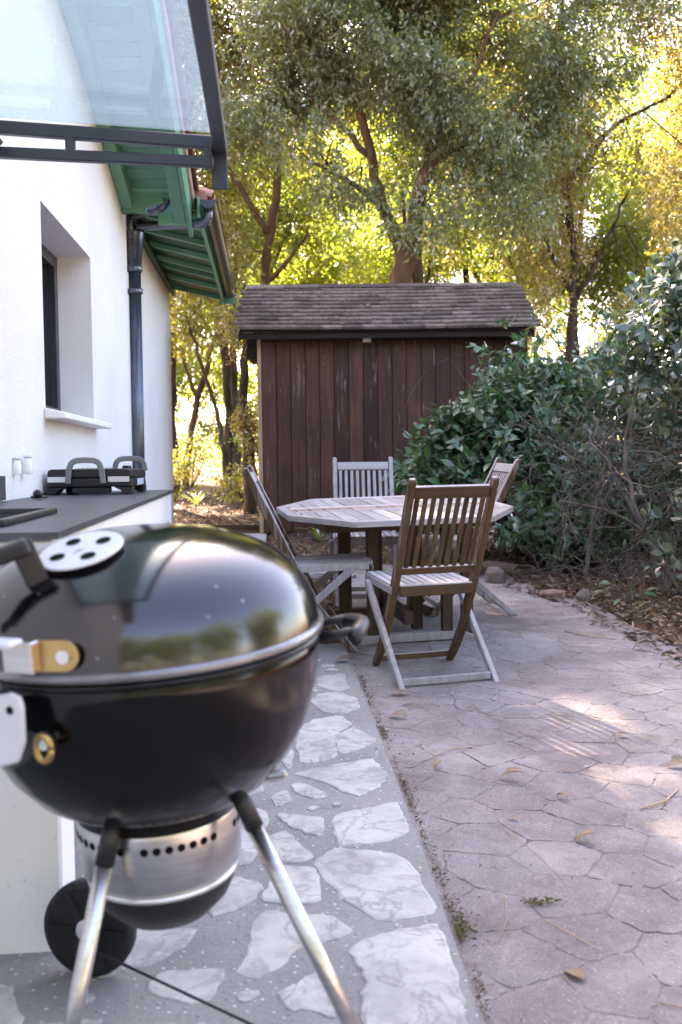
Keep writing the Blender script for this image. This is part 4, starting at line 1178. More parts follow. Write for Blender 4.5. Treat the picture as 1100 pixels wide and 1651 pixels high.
MB().box((SX1+.003, SY-.004, SZ-.02), (SX1+.05, SY+.05, 2.42)).build('corner_board', SHED_DARK, shed, SOF, bevel=.003)
for xx in (SX0-.01, SX1+.012):
    for k in range(12):
        y0 = SY+.052+k*.162
        MB().box((xx-.011, y0, SZ), (xx+.011, y0+.158, 2.40)).build('side_board', SHED, shed, SOF, bevel=.003)
MB().box((SX0, SY+2.0, SZ), (SX1, SY+2.03, 2.40)).build('back_wall', SHED_DARK, shed, SOF)
EX0, EX1, EY, EZ, RY, RZ = -1.085, 2.10, 10.585, 2.455, 11.85, 3.105
rise = atan2(RZ-EZ, RY-EY)
for xx in (SX0-.01, SX1+.012):   # gable triangles
    MB().prism([(SY+.03, 2.40), (SY+2.0, 2.40), (RY, RZ-.09)], xx-.01, xx+.01, lambda a, b_, t: (t, a, b_)).build('gable_panel', SHED, shed, SOF)
dk = MB()
dk.prism([(EY+.03, EZ-.03), (RY, RZ-.035), (RY, RZ-.012), (EY+.03, EZ-.008)], EX0+.03, EX1-.03, lambda a, b_, t: (t, a, b_))
dk.prism([(RY+.001, RZ-.035), (RY+1.27, EZ-.03), (RY+1.27, EZ-.005), (RY+.001, RZ-.012)], EX0+.03, EX1-.03, lambda a, b_, t: (t, a, b_))
dk.build('roof', SHED_DARK, shed, SOF)
MB().box((EX0+.03, EY+.055, EZ-.095), (EX1-.05, EY+.078, EZ-.032)).build('fascia', SHED_DARK, shed, SOF, bevel=.003)
for xx in (EX0+.02, EX1-.05):
    MB().prism([(EY+.05, EZ-.11), (RY, RZ-.13), (RY+1.25, EZ-.13), (RY+1.25, EZ-.03), (RY, RZ-.036), (EY+.05, EZ-.032)], xx, xx+.025, lambda a, b_, t: (t, a, b_)).build('barge_board', SHED_DARK, shed, SOF, bevel=.003)
MB().box((.255, SY-.07, 2.335), (.345, SY-.012, 2.375)).build('eave_bracket', PALE_METAL, shed, SOF, bevel=.004)
MB().beam((SX0, SY-.02, 2.37), (SX1, SY-.02, 2.37), .03, .045).build('top_plate', SHED_DARK, shed, SOF, bevel=.003)
rows = 11; slope_len = hypot(RY-EY, RZ-EZ); ex = slope_len/rows
sv = []
for k in range(4):
    m = MB(); n = 4; w = .218; top = []; vs = []
    for q in range(n+1):
        x = -w/2+w*q/n
        vs += [(x, -.012+random.uniform(-.008, .006), .0), (x, -.012+random.uniform(-.008, .006), .014), (x, .17, .002), (x, .17, .006)]
        vs[-3] = (x, vs[-4][1], .027+random.uniform(-.002, .003))
    fs = []
    for q in range(n):
        a = q*4; b2 = a+4
        fs += [(a+1, b2+1, b2+3, a+3), (a, b2, b2+1, a+1), (a+2, a, b2, b2+2)[::-1]]
    fs += [(0, 1, 3, 2), (n*4, n*4+2, n*4+3, n*4+1)]
    m.add(vs, fs); sv.append(m.mesh('shingle', SHINGLE))
for rr in range(rows):
    s_ = rr*ex
    yb, zb = EY+cos(rise)*s_, EZ+sin(rise)*s_
    x = EX0 + (.11 if rr % 2 else 0) + random.uniform(-.02, .02)
    xs_ = [EX0+.06] if rr % 2 else []
    while x < EX1+.02:
        if EX0+.06 <= x+.11 and x-.05 < EX1:
            xs_.append(x+.11)
        x += .221
    for x in xs_:
        if x > EX1-.06: x = EX1-.08
        o = link_mesh('shingle', random.choice(sv), shed)
        sag = -.012*sin(pi*(x-EX0)/(EX1-EX0))
        o.matrix_local = Matrix.Translation(Vector((x, yb, zb+.006+sag))-Vector(SOF)) @ Matrix.Rotation(rise-.045+random.uniform(-.03, .02), 4, 'X') @ Matrix.Rotation(random.uniform(-.02, .02), 4, 'Z') @ Matrix.Rotation(random.uniform(-.015, .015), 4, 'Y')
x = EX0
while x < EX1-.05:
    L = min(random.uniform(.4, .6), EX1-x)
    MB().prism([(-.075, -.03), (0, .010), (.075, -.03), (.075, -.018), (0, .024), (-.075, -.018)], x, x+L-.006, lambda a, b_, t: (t, RY+a, RZ+b_+.015)).build('ridge_cap', SHINGLE, shed, SOF)
    x += L

# ================================================================== foliage generators
def unit(a): return a/np.maximum(np.linalg.norm(a, axis=-1, keepdims=True), 1e-9)
def noise3(p, seed, freq):
    r = np.random.default_rng(seed); v = np.zeros(len(p))
    for k in range(7):
        w = r.normal(size=3); w = w/np.linalg.norm(w)*freq*r.uniform(.6, 1.8)
        v += np.sin(p@w + r.uniform(0, 6.28))
    return v/7
def sample_blobs(blobs, n, r, shell=2.2, gap=None, seed=1, freq=2.4):
    B = np.array([b[:6] for b in blobs], float)
    wgt = np.array([b[6] if len(b) > 6 else b[3]*b[4]*b[5] for b in blobs]); wgt = wgt/wgt.sum()
    out, dirs = [], []; tot = 0
    while tot < n:
        k = r.choice(len(B), size=n, p=wgt)
        d = unit(r.normal(size=(n, 3))); rad = r.random(n)**(1/shell)
        p = B[k, :3] + d*rad[:, None]*B[k, 3:6]
        ok = np.ones(n, bool)
        if gap is not None: ok = noise3(p, seed, freq) > gap
        out.append(p[ok]); dirs.append(d[ok]); tot += ok.sum()
    return np.concatenate(out)[:n], np.concatenate(dirs)[:n]
def frames(dirs, nrm):
    d = unit(dirs); s_ = unit(np.cross(d, nrm)); n = np.cross(s_, d)
    return np.stack([s_, d, n], -1)       # columns: side, along, normal
def scatter(tv, tq, tt, pos, R, sc):
    """template copied to N frames -> verts, quads, tris"""
    N = len(pos); V = len(tv)
    P = np.einsum('nij,vj->nvi', R, tv)*np.asarray(sc).reshape(N, 1, -1) + pos[:, None, :]
    o = (np.arange(N)*V)[:, None, None]
    q = (tq[None]+o).reshape(-1, 4) if tq is not None else None
    t_ = (tt[None]+o).reshape(-1, 3) if tt is not None else None
    return P.reshape(-1, 3), q, t_
LEAF_T = np.array([(0, 0, 0), (.19, .45, .05), (0, 1, -.02), (-.19, .45, .05)], float)
LEAF_Q = np.array([[0, 1, 2, 3]])
BIG_T = np.array([(0, 0, 0), (.17, .30, .05), (.19, .62, .03), (0, 1.0, -.12), (-.19, .62, .03), (-.17, .30, .05), (0, .32, 0), (0, .66, -.02)], float)
BIG_Q = np.array([[0, 1, 6, 5], [6, 1, 2, 7], [5, 6, 7, 4]])
BIG_F = np.array([[7, 2, 3], [4, 7, 3]])
CURL_T = np.array([(0, -.5, .06), (.26, -.1, .16), (.20, .3, .12), (0, .55, .02), (-.22, .25, .20), (-.27, -.15, .10), (0, 0, 0)], float)
CURL_F = np.array([[6, 0, 1], [6, 1, 2], [6, 2, 3], [6, 3, 4], [6, 4, 5], [6, 5, 0]])

def crown_mesh(name, mat, blobs, n_cl, K, L, leaf, seed, gap=-.15, droop=.35, shell=2.0, freq=2.2, center=None):
    r = np.random.default_rng(seed)
    c, out = sample_blobs(blobs, n_cl, r, shell, gap, seed, freq)
    d = unit(out*.7 + r.normal(size=c.shape)*.7 + np.array([0, 0, -droop]))
    u = r.random((len(c), K))
    pos = c[:, None, :] + d[:, None, :]*(u[..., None]*L) + r.normal(size=(len(c), K, 3))*L*.12
    ld = unit(d[:, None, :]*.55 + r.normal(size=pos.shape)*.6 + np.array([0, 0, -.15]))
    nn = unit(r.normal(size=pos.shape)*.8 + np.array([0, 0, .7]))
    pos = pos.reshape(-1, 3); R = frames(ld.reshape(-1, 3), nn.reshape(-1, 3))
    sc = leaf*r.uniform(.65, 1.25, len(pos))
    v, q, _ = scatter(LEAF_T, LEAF_Q, None, pos, R, sc)
    return np_mesh(name, v, q, mat=mat), c
def limb_mesh(mb, pts, r0, r1, n=8, wob=.03):
    P = [Vector(p) for p in pts]; sm = []
    for a in range(len(P)-1):
        p0, p1, p2, p3 = P[max(a-1, 0)], P[a], P[a+1], P[min(a+2, len(P)-1)]
        for q in range(5):
            u = q/5; sm.append(.5*((2*p1)+(p2-p0)*u+(2*p0-5*p1+4*p2-p3)*u*u+(3*p1-p0-3*p2+p3)*u**3))
    sm.append(P[-1])
    sm = [p+Vector((random.uniform(-wob, wob), random.uniform(-wob, wob), 0))*(1 if 0 < i < len(sm)-1 else 0) for i, p in enumerate(sm)]
    m = len(sm)
    mb.tube(sm, [(r0+(r1-r0)*i/(m-1))*random.uniform(.94, 1.06) for i in range(m)], n)
def tree(label, base, limbs, blobs, n_cl, K, L, leaf, seed, lmat, bmat, name='tree', twigs=40, **kw):
    """limbs: list of (points, r0, r1), all in metres relative to BASE; blobs the same"""
    bx, by = base; bz = gz(by)
    o = tag(empty(name, (bx, by, bz)), label, 'tree')
    tr = MB()
    for pts, r0, r1 in limbs: limb_mesh(tr, pts, r0, r1)
    trunk = tr.build('trunk', bmat, o)
    me, cl = crown_mesh('crown', lmat, blobs, n_cl, K, L, leaf, seed, **kw)
    link_mesh('crown', me, o)
    if twigs:
        ends = [Vector(a).lerp(Vector(b_), u) for pts, r0, r1 in limbs for a, b_ in zip(pts[1:], pts[2:]) for u in (.1, .3, .5, .7, .9)]
        tw = MB(); rr = random.Random(seed)
        for k in range(twigs):
            t_ = Vector(cl[rr.randrange(len(cl))]); s_ = min(ends, key=lambda e: (e-t_).length*rr.uniform(.75, 1.3))
            mid = (s_+t_)/2+Vector((rr.uniform(-.2, .2), rr.uniform(-.2, .2), rr.uniform(-.05, .3)))
            ends.append(mid)
            tw.tube([s_, mid, t_], [.015, .009, .003], 4)
        tw.build('branch', bmat, trunk, kind='stuff')
    return o
def copy_tree_thing(src, base, rz, scale, label, group=None):
    o = copy_tree(src)
    o.location = (base[0], base[1], gz(base[1])); o.rotation_euler = (0, 0, rz); o.scale = scale
    tag(o, label, 'tree', group); return o

# ================================================================== trees
tree('large grey-green tree with a forked trunk right behind the shed roof', (.85, 13.7),
     [([(-.03, 0, -.1), (-.03, 0, 1.5), (-.06, 0, 2.6), (.02, 0, 3.2), (.14, 0, 3.7)], .17, .14),
      ([(.05, 0, 3.3), (-.06, .05, 3.8), (-.30, .0, 4.3), (-.42, -.2, 5.0), (-.9, -.3, 6.6)], .105, .04),
      ([(.13, 0, 3.6), (.22, -.1, 4.2), (.40, -.2, 4.8), (.50, 0, 5.9), (.45, 0, 8.0)], .12, .05),
      ([(.30, -.1, 4.45), (.55, -.3, 4.75), (1.0, -.4, 4.9), (1.6, -.5, 5.4)], .06, .02),
      ([(-.20, 0, 4.1), (-.6, -.5, 4.3), (-1.2, -.9, 4.5)], .05, .015),
      ([(-.36, -.1, 4.7), (-.9, -.2, 5.3), (-1.5, -.2, 5.7)], .05, .015),
      ([(.42, -.2, 5.0), (.9, -.3, 5.7), (1.3, -.3, 6.6)], .055, .015)],
     [(-.4, -.3, 6.3, 1.7, 1.3, 1.5), (.9, -.2, 6.5, 1.5, 1.3, 1.5), (-.9, -.4, 4.95, 1.1, .9, .75), (1.2, -.4, 4.9, .9, .8, .65), (.2, 0, 8.2, 2.2, 1.8, 1.8), (-1.7, -.1, 5.7, .9, .9, .9), (-1.05, -.9, 4.1, .6, .5, .40), (.1, -.9, 5.3, .9, .5, .55), (.75, -.8, 4.0, .45, .4, .30), (2.0, -.5, 5.5, .7, .6, .8), (2.6, -.2, 7.2, 1.4, 1.1, 1.5), (.25, -.9, 3.75, .42, .35, .28), (-2.3, -.2, 4.6, .55, .5, .8), (1.5, -.5, 4.0, .5, .5, .45), (-.2, -.7, 4.35, .4, .4, .3)],
     12000, 14, .32, .085, 21, L_OAK, BARK_RED, twigs=420, gap=.06, freq=3.6, droop=.5)
tree('golden olive tree with a thin reddish trunk left of the forked tree', (-1.25, 16.8),
     [([(0, 0, -.1), (.05, 0, 1.5), (-.03, 0, 3.0), (.10, 0, 4.2), (.28, 0, 5.6), (.2, 0, 7.5), (.3, .1, 9.5)], .105, .04),
      ([(.04, 0, 3.6), (.4, -.3, 3.9), (.75, -.5, 4.3)], .05, .02), ([(.1, 0, 4.4), (-.5, -.2, 5.4), (-1.2, -.3, 6.2)], .06, .02)],
     [(-.4, 0, 7.6, 2.0, 1.5, 2.0), (.7, .1, 6.8, 1.3, 1.2, 1.4), (-.9, -.2, 5.3, .95, .8, 1.2), (.3, 0, 9.8, 2.0, 1.6, 1.6), (-.75, -.3, 3.9, .65, .6, .8), (-1.6, .1, 6.2, .8, .9, 1.3)],
     5600, 12, .34, .085, 22, L_GOLD, BARK_RED, twigs=70, gap=.0, freq=3.2)
tree('brown-gold leaved tree with thin drooping branches right of the shed', (3.45, 15.2),
     [([(0, 0, -.1), (.03, 0, 2.0), (.10, 0, 3.6), (-.05, 0, 5.2), (-.1, .0, 7.5), (.1, 0, 9.5)], .075, .03),
      ([(.06, 0, 3.2), (-.5, -.2, 4.1), (-1.2, -.3, 4.7)], .05, .015), ([(.0, 0, 4.8), (.7, -.1, 5.6), (1.5, -.2, 6.0)], .05, .015), ([(.08, 0, 3.0), (.5, 0, 3.7), (.9, .1, 4.6)], .04, .015)],
     [(-.6, -.1, 4.6, 1.5, 1.1, 1.3), (.2, 0, 6.2, 1.6, 1.3, 1.5), (1.1, .1, 5.0, 1.1, 1.0, 1.3), (-.9, 0, 6.6, 1.2, 1.1, 1.2), (.6, 0, 8.0, 1.3, 1.2, 1.3), (-.4, -.2, 3.0, 1.3, .9, .6), (1.1, 0, 3.2, .8, .8, .8), (1.9, 0, 6.6, 1.4, 1.1, 1.5), (2.3, .1, 4.6, 1.1, 1.0, 1.3), (.4, .1, 9.0, 1.8, 1.3, 1.3)],
     5600, 12, .36, .075, 23, L_BROWN, BARK, twigs=150, gap=.04, freq=2.8, droop=.7)
# tall crowns added beyond the house, lobes shaped to keep sun off the patio
tall = tree('tall dark evergreen tree added beyond the house roof to shade the patio', (-5.3, 15.5),
     [([(0, 0, -.1), (.1, 0, 3), (0, 0, 6), (.1, 0, 11)], .24, .08)],
     [(0, 0, 7.5, 2.6, 2.4, 2.4), (.6, 0, 10.5, 2.8, 2.6, 2.2), (-1.2, .4, 9.0, 2.2, 2.2, 2.2), (1.6, -.3, 8.6, 1.6, 1.8, 2.0), (1.4, -1.8, 10.0, 1.6, 1.3, 1.4), (1.0, -1.1, 9.8, .8, .8, .8, 1.9), (2.4, -1.8, 9.2, 1.0, 1.0, 1.0)],
     4600, 12, .5, .13, 24, L_OAK, BARK, twigs=20, gap=-.12, freq=3.4)
copy_tree_thing(tall, (-4.6, 18.5), 1.9, (.8, .8, 1.02), 'tall dark evergreen tree added behind the golden olive tree to block sun')
copy_tree_thing(tall, (-8.8, 20.0), 3.6, (1.15, 1.15, 1.1), 'tall dark evergreen tree added farthest left beyond the house to block sun')
# a belt of olive-green trees that closes the view between the near trees and the sunlit ones
mid0 = tree('leafy olive-green tree behind the left end of the shed', (-2.4, 21),
     [([(0, 0, -.1), (.1, 0, 2), (-.1, 0, 4), (.1, 0, 8)], .15, .05), ([(0, 0, 3.0), (.9, 0, 4.4), (1.6, 0, 6)], .06, .02), ([(0, 0, 3.6), (-1, .1, 5.0), (-1.5, 0, 6.4)], .06, .02)],
     [(0, 0, 6.4, 2.3, 1.6, 1.7), (1.3, 0, 8.0, 2.0, 1.6, 1.7), (-1.3, 0, 8.4, 2.0, 1.6, 1.7), (.3, 0, 10.4, 2.4, 1.8, 1.8), (1.5, -.2, 5.4, 1.1, .9, .8), (-1.6, -.2, 5.6, 1.0, .9, .9)],
     4600, 12, .42, .105, 31, L_MID, BARK, twigs=60, gap=.10, freq=2.6)
MIDG = 'olive-green trees behind the shed'
tag(mid0, None, None, MIDG)
for (x, y, rz, s_, lab) in ((1.6, 19.8, 1.3, 1.0, 'leafy olive-green tree behind the middle of the shed roof'),
                            (3.6, 23.5, 5.2, 1.1, 'leafy olive-green tree set back between two nearer ones'),
                            (8.4, 23.0, 4.0, 1.0, 'leafy olive-green tree above the tall right shrub')):
    copy_tree_thing(mid0, (x, y), rz, (s_, s_, s_), lab, MIDG)
# far sunlit trees
far0 = tree('sunlit yellow-green tree far behind the left edge of the shed', (-4.6, 25),
     [([(0, 0, -.1), (.1, 0, 2), (-.1, 0, 4), (.1, 0, 7.5)], .14, .05), ([(0, 0, 2.4), (.9, 0, 3.8), (1.5, 0, 5)], .06, .02), ([(0, 0, 2.9), (-1, .1, 4.2)], .05, .02)],
     [(0, 0, 4.6, 2.1, 1.8, 1.7), (1.1, 0, 6.2, 1.8, 1.6, 1.6), (-1.0, 0, 6.6, 1.8, 1.6, 1.6), (.2, 0, 8.4, 2.0, 1.8, 1.5), (.6, -.3, 2.9, 1.3, 1.1, .9), (-.9, .2, 2.2, 1.2, 1.0, .9), (.3, 0, 1.2, 1.6, 1.0, .8)],
     4300, 12, .45, .12, 25, L_YELLOW, BARK, twigs=25, gap=.0)
FAR = 'sunlit trees beyond the garden'
tag(far0, None, None, FAR)
for (x, y, rz, s_, lab) in ((-.9, 27, 1.2, 1.0, 'sunlit yellow-green tree far behind the middle of the shed roof'),
                            (3.2, 26, 2.4, 1.1, 'sunlit yellow-green tree far behind the right end of the shed roof'),
                            (7.4, 25, 3.9, 1.05, 'sunlit yellow-green tree far behind the tall right shrub'),
                            (-8.6, 30, 5.2, 1.25, 'sunlit yellow-green tree deep in the wood beside the house corner'),
                            (1.0, 34, .6, 1.3, 'sunlit yellow-green tree farthest back behind the forked trunk'),
                            (6.0, 35, 4.5, 1.35, 'sunlit yellow-green tree farthest back on the right'),
                            (11.5, 30, 1.7, 1.2, 'sunlit yellow-green tree outermost on the right'),
                            (-2.9, 31, 3.3, 1.2, 'sunlit yellow-green tree in the middle of the bright gap'),
                            (4.9, 20.5, 5.7, .8, 'small sunlit yellow-green tree just behind the brown-gold tree')):
    copy_tree_thing(far0, (x, y), rz, (s_, s_, s_), lab, FAR)
BACK = 'evergreen trees across the garden behind the camera'
for (x, y, rz, s_, lab) in ((-9.5, -12, .4, 1.5, 'leftmost'), (-4.0, -14, 2.2, 1.45, 'second'), (1.2, -13.5, 3.3, 1.5, 'middle'), (6.5, -12, 5.0, 1.5, 'fourth'), (11.5, -7, 1.1, 1.5, 'fifth'), (14, 1.5, 2.8, 1.4, 'rightmost')):
    o = copy_tree(tall); o.location = (x, y, -6.0); o.rotation_euler = (0, 0, rz); o.scale = (s_, s_, s_*.78)
    tag(o, lab + ' of the dark evergreen trees mirrored in the black kettle lid', 'tree', BACK)
# slender trunks in the gap left of the shed
tree('slender dark trunk tree next to the house corner in the gap', (-3.25, 19.5),
     [([(0, 0, -.1), (-.03, 0, 1.5), (.03, 0, 3.2), (.1, 0, 5.0)], .10, .05)],
     [(.2, 0, 3.6, .9, .8, .9), (.5, 0, 4.8, 1.0, .8, .8)], 420, 11, .34, .10, 26, L_GOLD, BARK, twigs=16, gap=0)
tree('slanting thin orange trunk tree in the sunlit gap', (-3.15, 20.8),
     [([(-.1, 0, -.1), (.05, 0, 1.2), (.35, 0, 2.4), (.62, 0, 3.4), (.7, 0, 4.6)], .085, .03), ([(.2, 0, 1.8), (-.05, 0, 2.7), (-.1, 0, 3.4)], .04, .015)],
     [(.6, 0, 3.9, 1.0, .8, .8), (.0, 0, 3.4, .6, .6, .5)], 330, 11, .34, .10, 27, L_YELLOW, BARK_RED, twigs=14, gap=0)
tree('thin dark stem leaning left in the middle of the sunlit gap', (-2.02, 17.6),
     [([(.05, 0, -.1), (-.03, 0, .7), (-.15, 0, 1.5), (-.45, 0, 2.5), (-.7, 0, 3.3)], .055, .02)],
     [(-.6, 0, 3.2, .8, .7, .6), (-.2, -.1, 3.9, .8, .6, .5)], 330, 11, .32, .095, 28, L_GOLD, BARK, twigs=10, gap=0)
tree('straight brown trunk tree right of the leaning stem', (-1.98, 19.0),
     [([(0, 0, -.1), (.02, 0, 1.2), (-.04, 0, 2.6), (.02, 0, 4.2), (-.1, 0, 5.5)], .095, .04)],
     [(.0, 0, 3.5, .7, .7, .7), (-.2, 0, 4.6, 1.0, .8, .7)], 330, 11, .34, .10, 29, L_YELLOW, BARK, twigs=14, gap=0)
tree('rough brown trunk with clinging rusty foliage against the left side of the shed', (-1.27, 13.5),
     [([(0, 0, -.1), (.05, 0, .7), (-.03, 0, 1.5), (.03, 0, 2.4), (-.02, 0, 2.7), (.02, 0, 3.1)], .10, .02)],
     [(0, -.05, .9, .17, .17, .9), (.02, 0, 2.0, .20, .2, .6), (.0, 0, 1.4, .15, .15, .5), (.02, 0, 2.6, .3, .3, .35)], 520, 10, .16, .055, 30, L_BROWN, BARK, twigs=8, gap=.0, freq=6.0)


# ================================================================== shrubs with large leaves
def leaf_mesh(name, mat, width, curl):
    v = BIG_T.copy(); v[:, 0] *= width; v[:, 2] *= curl
    return np_mesh(name, v, BIG_Q, BIG_F, mat, smooth=True), v
def shrub(name, label, base, blobs, n_ros, K, leaf, seed, lmat, n_parts, stems, bmat, width=1.0, gap=-.1, shell=4.0, droop=.2, twigs=0, dry=0, twig_mat=None):
    bx, by = base; bz = gz(by)
    o = tag(empty(name, (bx, by, bz)), label, 'shrub')
    r = np.random.default_rng(seed)
    c, out = sample_blobs(blobs, n_ros, r, shell, gap, seed, 3.0)
    keep = c[:, 2] > .03; c, out = c[keep], out[keep]
    d = unit(out*1.0 + r.normal(size=c.shape)*.55 + np.array([0, -.15, .25]))
    a = r.random((len(c), K))*2*np.pi
    e1 = unit(np.cross(d, np.array([.3, .2, .93]))); e2 = np.cross(d, e1)
    radial = e1[:, None, :]*np.cos(a)[..., None] + e2[:, None, :]*np.sin(a)[..., None]
    ld = unit(radial*r.uniform(.5, 1.1, (len(c), K, 1)) + d[:, None, :]*r.uniform(.1, .9, (len(c), K, 1)) + np.array([0, 0, -droop]))
    pos = c[:, None, :] + d[:, None, :]*(r.uniform(-.9, .3, (len(c), K, 1))*leaf)
    nn = unit(d[:, None, :]*.9 + r.normal(size=ld.shape)*.35 + np.array([0, 0, .3]))
    pos, ld, nn = pos.reshape(-1, 3), ld.reshape(-1, 3), nn.reshape(-1, 3)
    R = frames(ld, nn); sc = leaf*r.uniform(.6, 1.2, len(pos))
    var = [leaf_mesh('leaf', lmat, width*w_, cu) for w_, cu in ((1, 1), (.85, 1.8), (1.15, -.6))]
    # the leaves that show largest become parts, the rest one part
    wp = pos + np.array([bx, by, bz]); vd = unit(wp-np.array([0, 0, CAM_H]))
    dist = np.linalg.norm(wp-np.array([0, 0, CAM_H]), axis=1)
    face = np.abs((R[:, :, 2]*vd).sum(1)); outw = -(np.repeat(out, K, 0)*vd).sum(1)
    inside = (np.abs(wp[:, 0]/wp[:, 1]+.0) < .335)
    score = sc*(.4+face)/dist*(1+outw.clip(-.8, 1))*inside
    order = np.argsort(-score); lead = order[:n_parts]; rest = order[n_parts:]
    for i in lead:
        m = Matrix([[*(R[i, 0]*sc[i]), pos[i, 0]], [*(R[i, 1]*sc[i]), pos[i, 1]], [*(R[i, 2]*sc[i]), pos[i, 2]], [0, 0, 0, 1]])
        link_mesh('leaf', var[int(i) % 3][0], o, m)
    vs, qs, ts, off = [], [], [], 0
    for k in range(3):
        sel = rest[rest % 3 == k]
        if not len(sel): continue
        v, q, t_ = scatter(var[k][1], BIG_Q, BIG_F, pos[sel], R[sel], sc[sel])
        vs.append(v); qs.append(q+off); ts.append(t_+off); off += len(v)
    f = link_mesh('foliage', np_mesh('foliage', np.concatenate(vs), np.concatenate(qs), np.concatenate(ts), lmat, True), o)
    f['kind'] = 'stuff'
    st = MB()
    for pts, r0, r1 in stems: limb_mesh(st, pts, r0, r1, 7, .015)
    sto = st.build('stem', bmat, o)
    if twigs:
        tw = MB(); rr = random.Random(seed+5)
        ends = [Vector(p) for pts, r0, r1 in stems for p in pts[1:]]
        for k in range(twigs):
            t_ = Vector(c[rr.randrange(len(c))]); s_ = min(ends, key=lambda e: (e-t_).length)
            mid = (s_+t_)/2+Vector((rr.uniform(-.1, .1), rr.uniform(-.1, .1), rr.uniform(-.05, .12)))
            tw.tube([s_, mid, t_], [.007, .005, .0025], 4)
        tw.build('branch', twig_mat or bmat, sto)
    if dry:
        rr = np.random.default_rng(seed+9); ii = rr.choice(lead, dry)
        p2 = pos[ii]+rr.normal(size=(dry, 3))*.04
        R2 = frames(unit(rr.normal(size=(dry, 3))*.3+np.array([0, 0, -1])), unit(rr.normal(size=(dry, 3))))
        dme = np_mesh('dry_leaf', BIG_T*np.array([.7, 1, 2.0]), BIG_Q, BIG_F, L_DRY, True)
        for k in range(dry):
            s_ = leaf*rr.uniform(.7, 1.1); Rk = R2[k]*s_; q_ = p2[k]
            link_mesh('dry_leaf', dme, o, Matrix([[*Rk[0], q_[0]], [*Rk[1], q_[1]], [*Rk[2], q_[2]], [0, 0, 0, 1]]))
    return o
V3 = Vector
shrub('laurel_bush', 'dark green laurel bush with broad glossy leaves in front of the shed corner', (1.35, 8.2),
      [(.05, 0, .80, .78, .55, .72), (-.55, .05, .62, .50, .42, .45), (.48, -.25, .55, .42, .42, .60), (.20, .25, 1.30, .50, .40, .38), (-.25, .15, 1.05, .50, .40, .35), (.55, .3, 1.35, .42, .4, .42), (.0, -.5, .25, .55, .25, .25), (.25, -.65, .38, .45, .30, .36), (.75, -.45, .36, .42, .30, .36), (-.25, -.45, .30, .35, .25, .25), (-.78, .0, .62, .25, .22, .2)],
      1500, 7, .11, 41, L_LAUREL, 290, [([(0, 0, -.05), (-.1, 0, .5), (-.4, 0, .8)], .03, .012), ([(.1, .1, -.05), (.2, .1, .7), (.3, .2, 1.3)], .035, .012), ([(0, .1, 0), (.0, .1, .6), (-.2, .1, 1.1)], .03, .01)],
      BARK, twigs=70, dry=34, shell=3.2, gap=-.18)
shrub('tall_shrub', 'tall shrub with pale silvery undersides rising at the right edge', (2.45, 6.3),
      [(.15, 0, 1.55, .80, .65, .70), (-.35, -.05, 1.75, .42, .40, .42), (.75, -.2, 1.05, .50, .55, .55), (.1, .0, 2.15, .55, .5, .32), (-.62, .1, 1.5, .22, .25, .25), (1.1, 0, 1.4, .7, .6, .9), (.35, -.55, .35, .45, .25, .35), (-.45, -.45, .45, .40, .25, .35), (.0, -.5, .85, .35, .25, .32), (-.15, .2, 2.05, .35, .35, .28)],
      780, 7, .088, 42, L_SILVER, 260, [([(.1, 0, -.05), (-.05, 0, .6), (-.25, 0, 1.2), (-.4, 0, 1.8)], .028, .01), ([(.2, .1, -.05), (.25, .05, .9), (.15, 0, 1.9)], .034, .01), ([(-.2, .1, -.05), (-.5, .1, .45), (-.62, .1, .95), (-.5, .1, 1.5)], .02, .008), ([(.4, 0, -.05), (.6, 0, .7), (.7, 0, 1.4)], .03, .01), ([(-.05, .2, -.05), (.05, .2, .8), (-.1, .2, 1.5)], .02, .008)],
      TWIG, width=1.25, twigs=130, shell=2.6, gap=-.02, twig_mat=TWIG)
shrub('leafy_shrub', 'mid green shrub behind the bare twigs, below the golden trees', (2.15, 9.3),
      [(0, 0, 1.3, .8, .6, .7), (-.5, -.2, 1.75, .45, .4, .38), (.5, 0, 1.9, .6, .5, .45), (.9, 0, 1.2, .8, .6, .9), (0, 0, .5, 1.1, .5, .5)],
      800, 7, .10, 43, L_LAUREL, 60, [([(0, 0, -.05), (-.1, 0, .8), (-.3, 0, 1.5)], .03, .012), ([(.3, 0, -.05), (.4, 0, .9), (.5, 0, 1.7)], .03, .012)],
      BARK, twigs=40, shell=2.6, gap=-.15)
shrub('backing_bush', 'dense backing bush added to darken the gap behind the bare twigs', (3.6, 8.4),  # backing bush put in so the thicket's inside reads dark
      [(-1.1, 0, .75, .85, .5, .85), (-.6, .1, 1.2, .8, .5, .8), (.3, 0, 1.0, 1.1, .6, 1.2), (1.6, 0, 1.0, 1.1, .7, 1.3), (-.3, .1, 1.7, .8, .5, .5), (-.6, 0, .3, 1.2, .5, .35), (1.0, 0, .3, 1.3, .5, .35)],
      3300, 7, .10, 44, L_LAUREL, 0, [([(0, 0, -.05), (0, 0, .8), (.1, 0, 1.6)], .04, .015)], BARK, shell=2.0, gap=None)
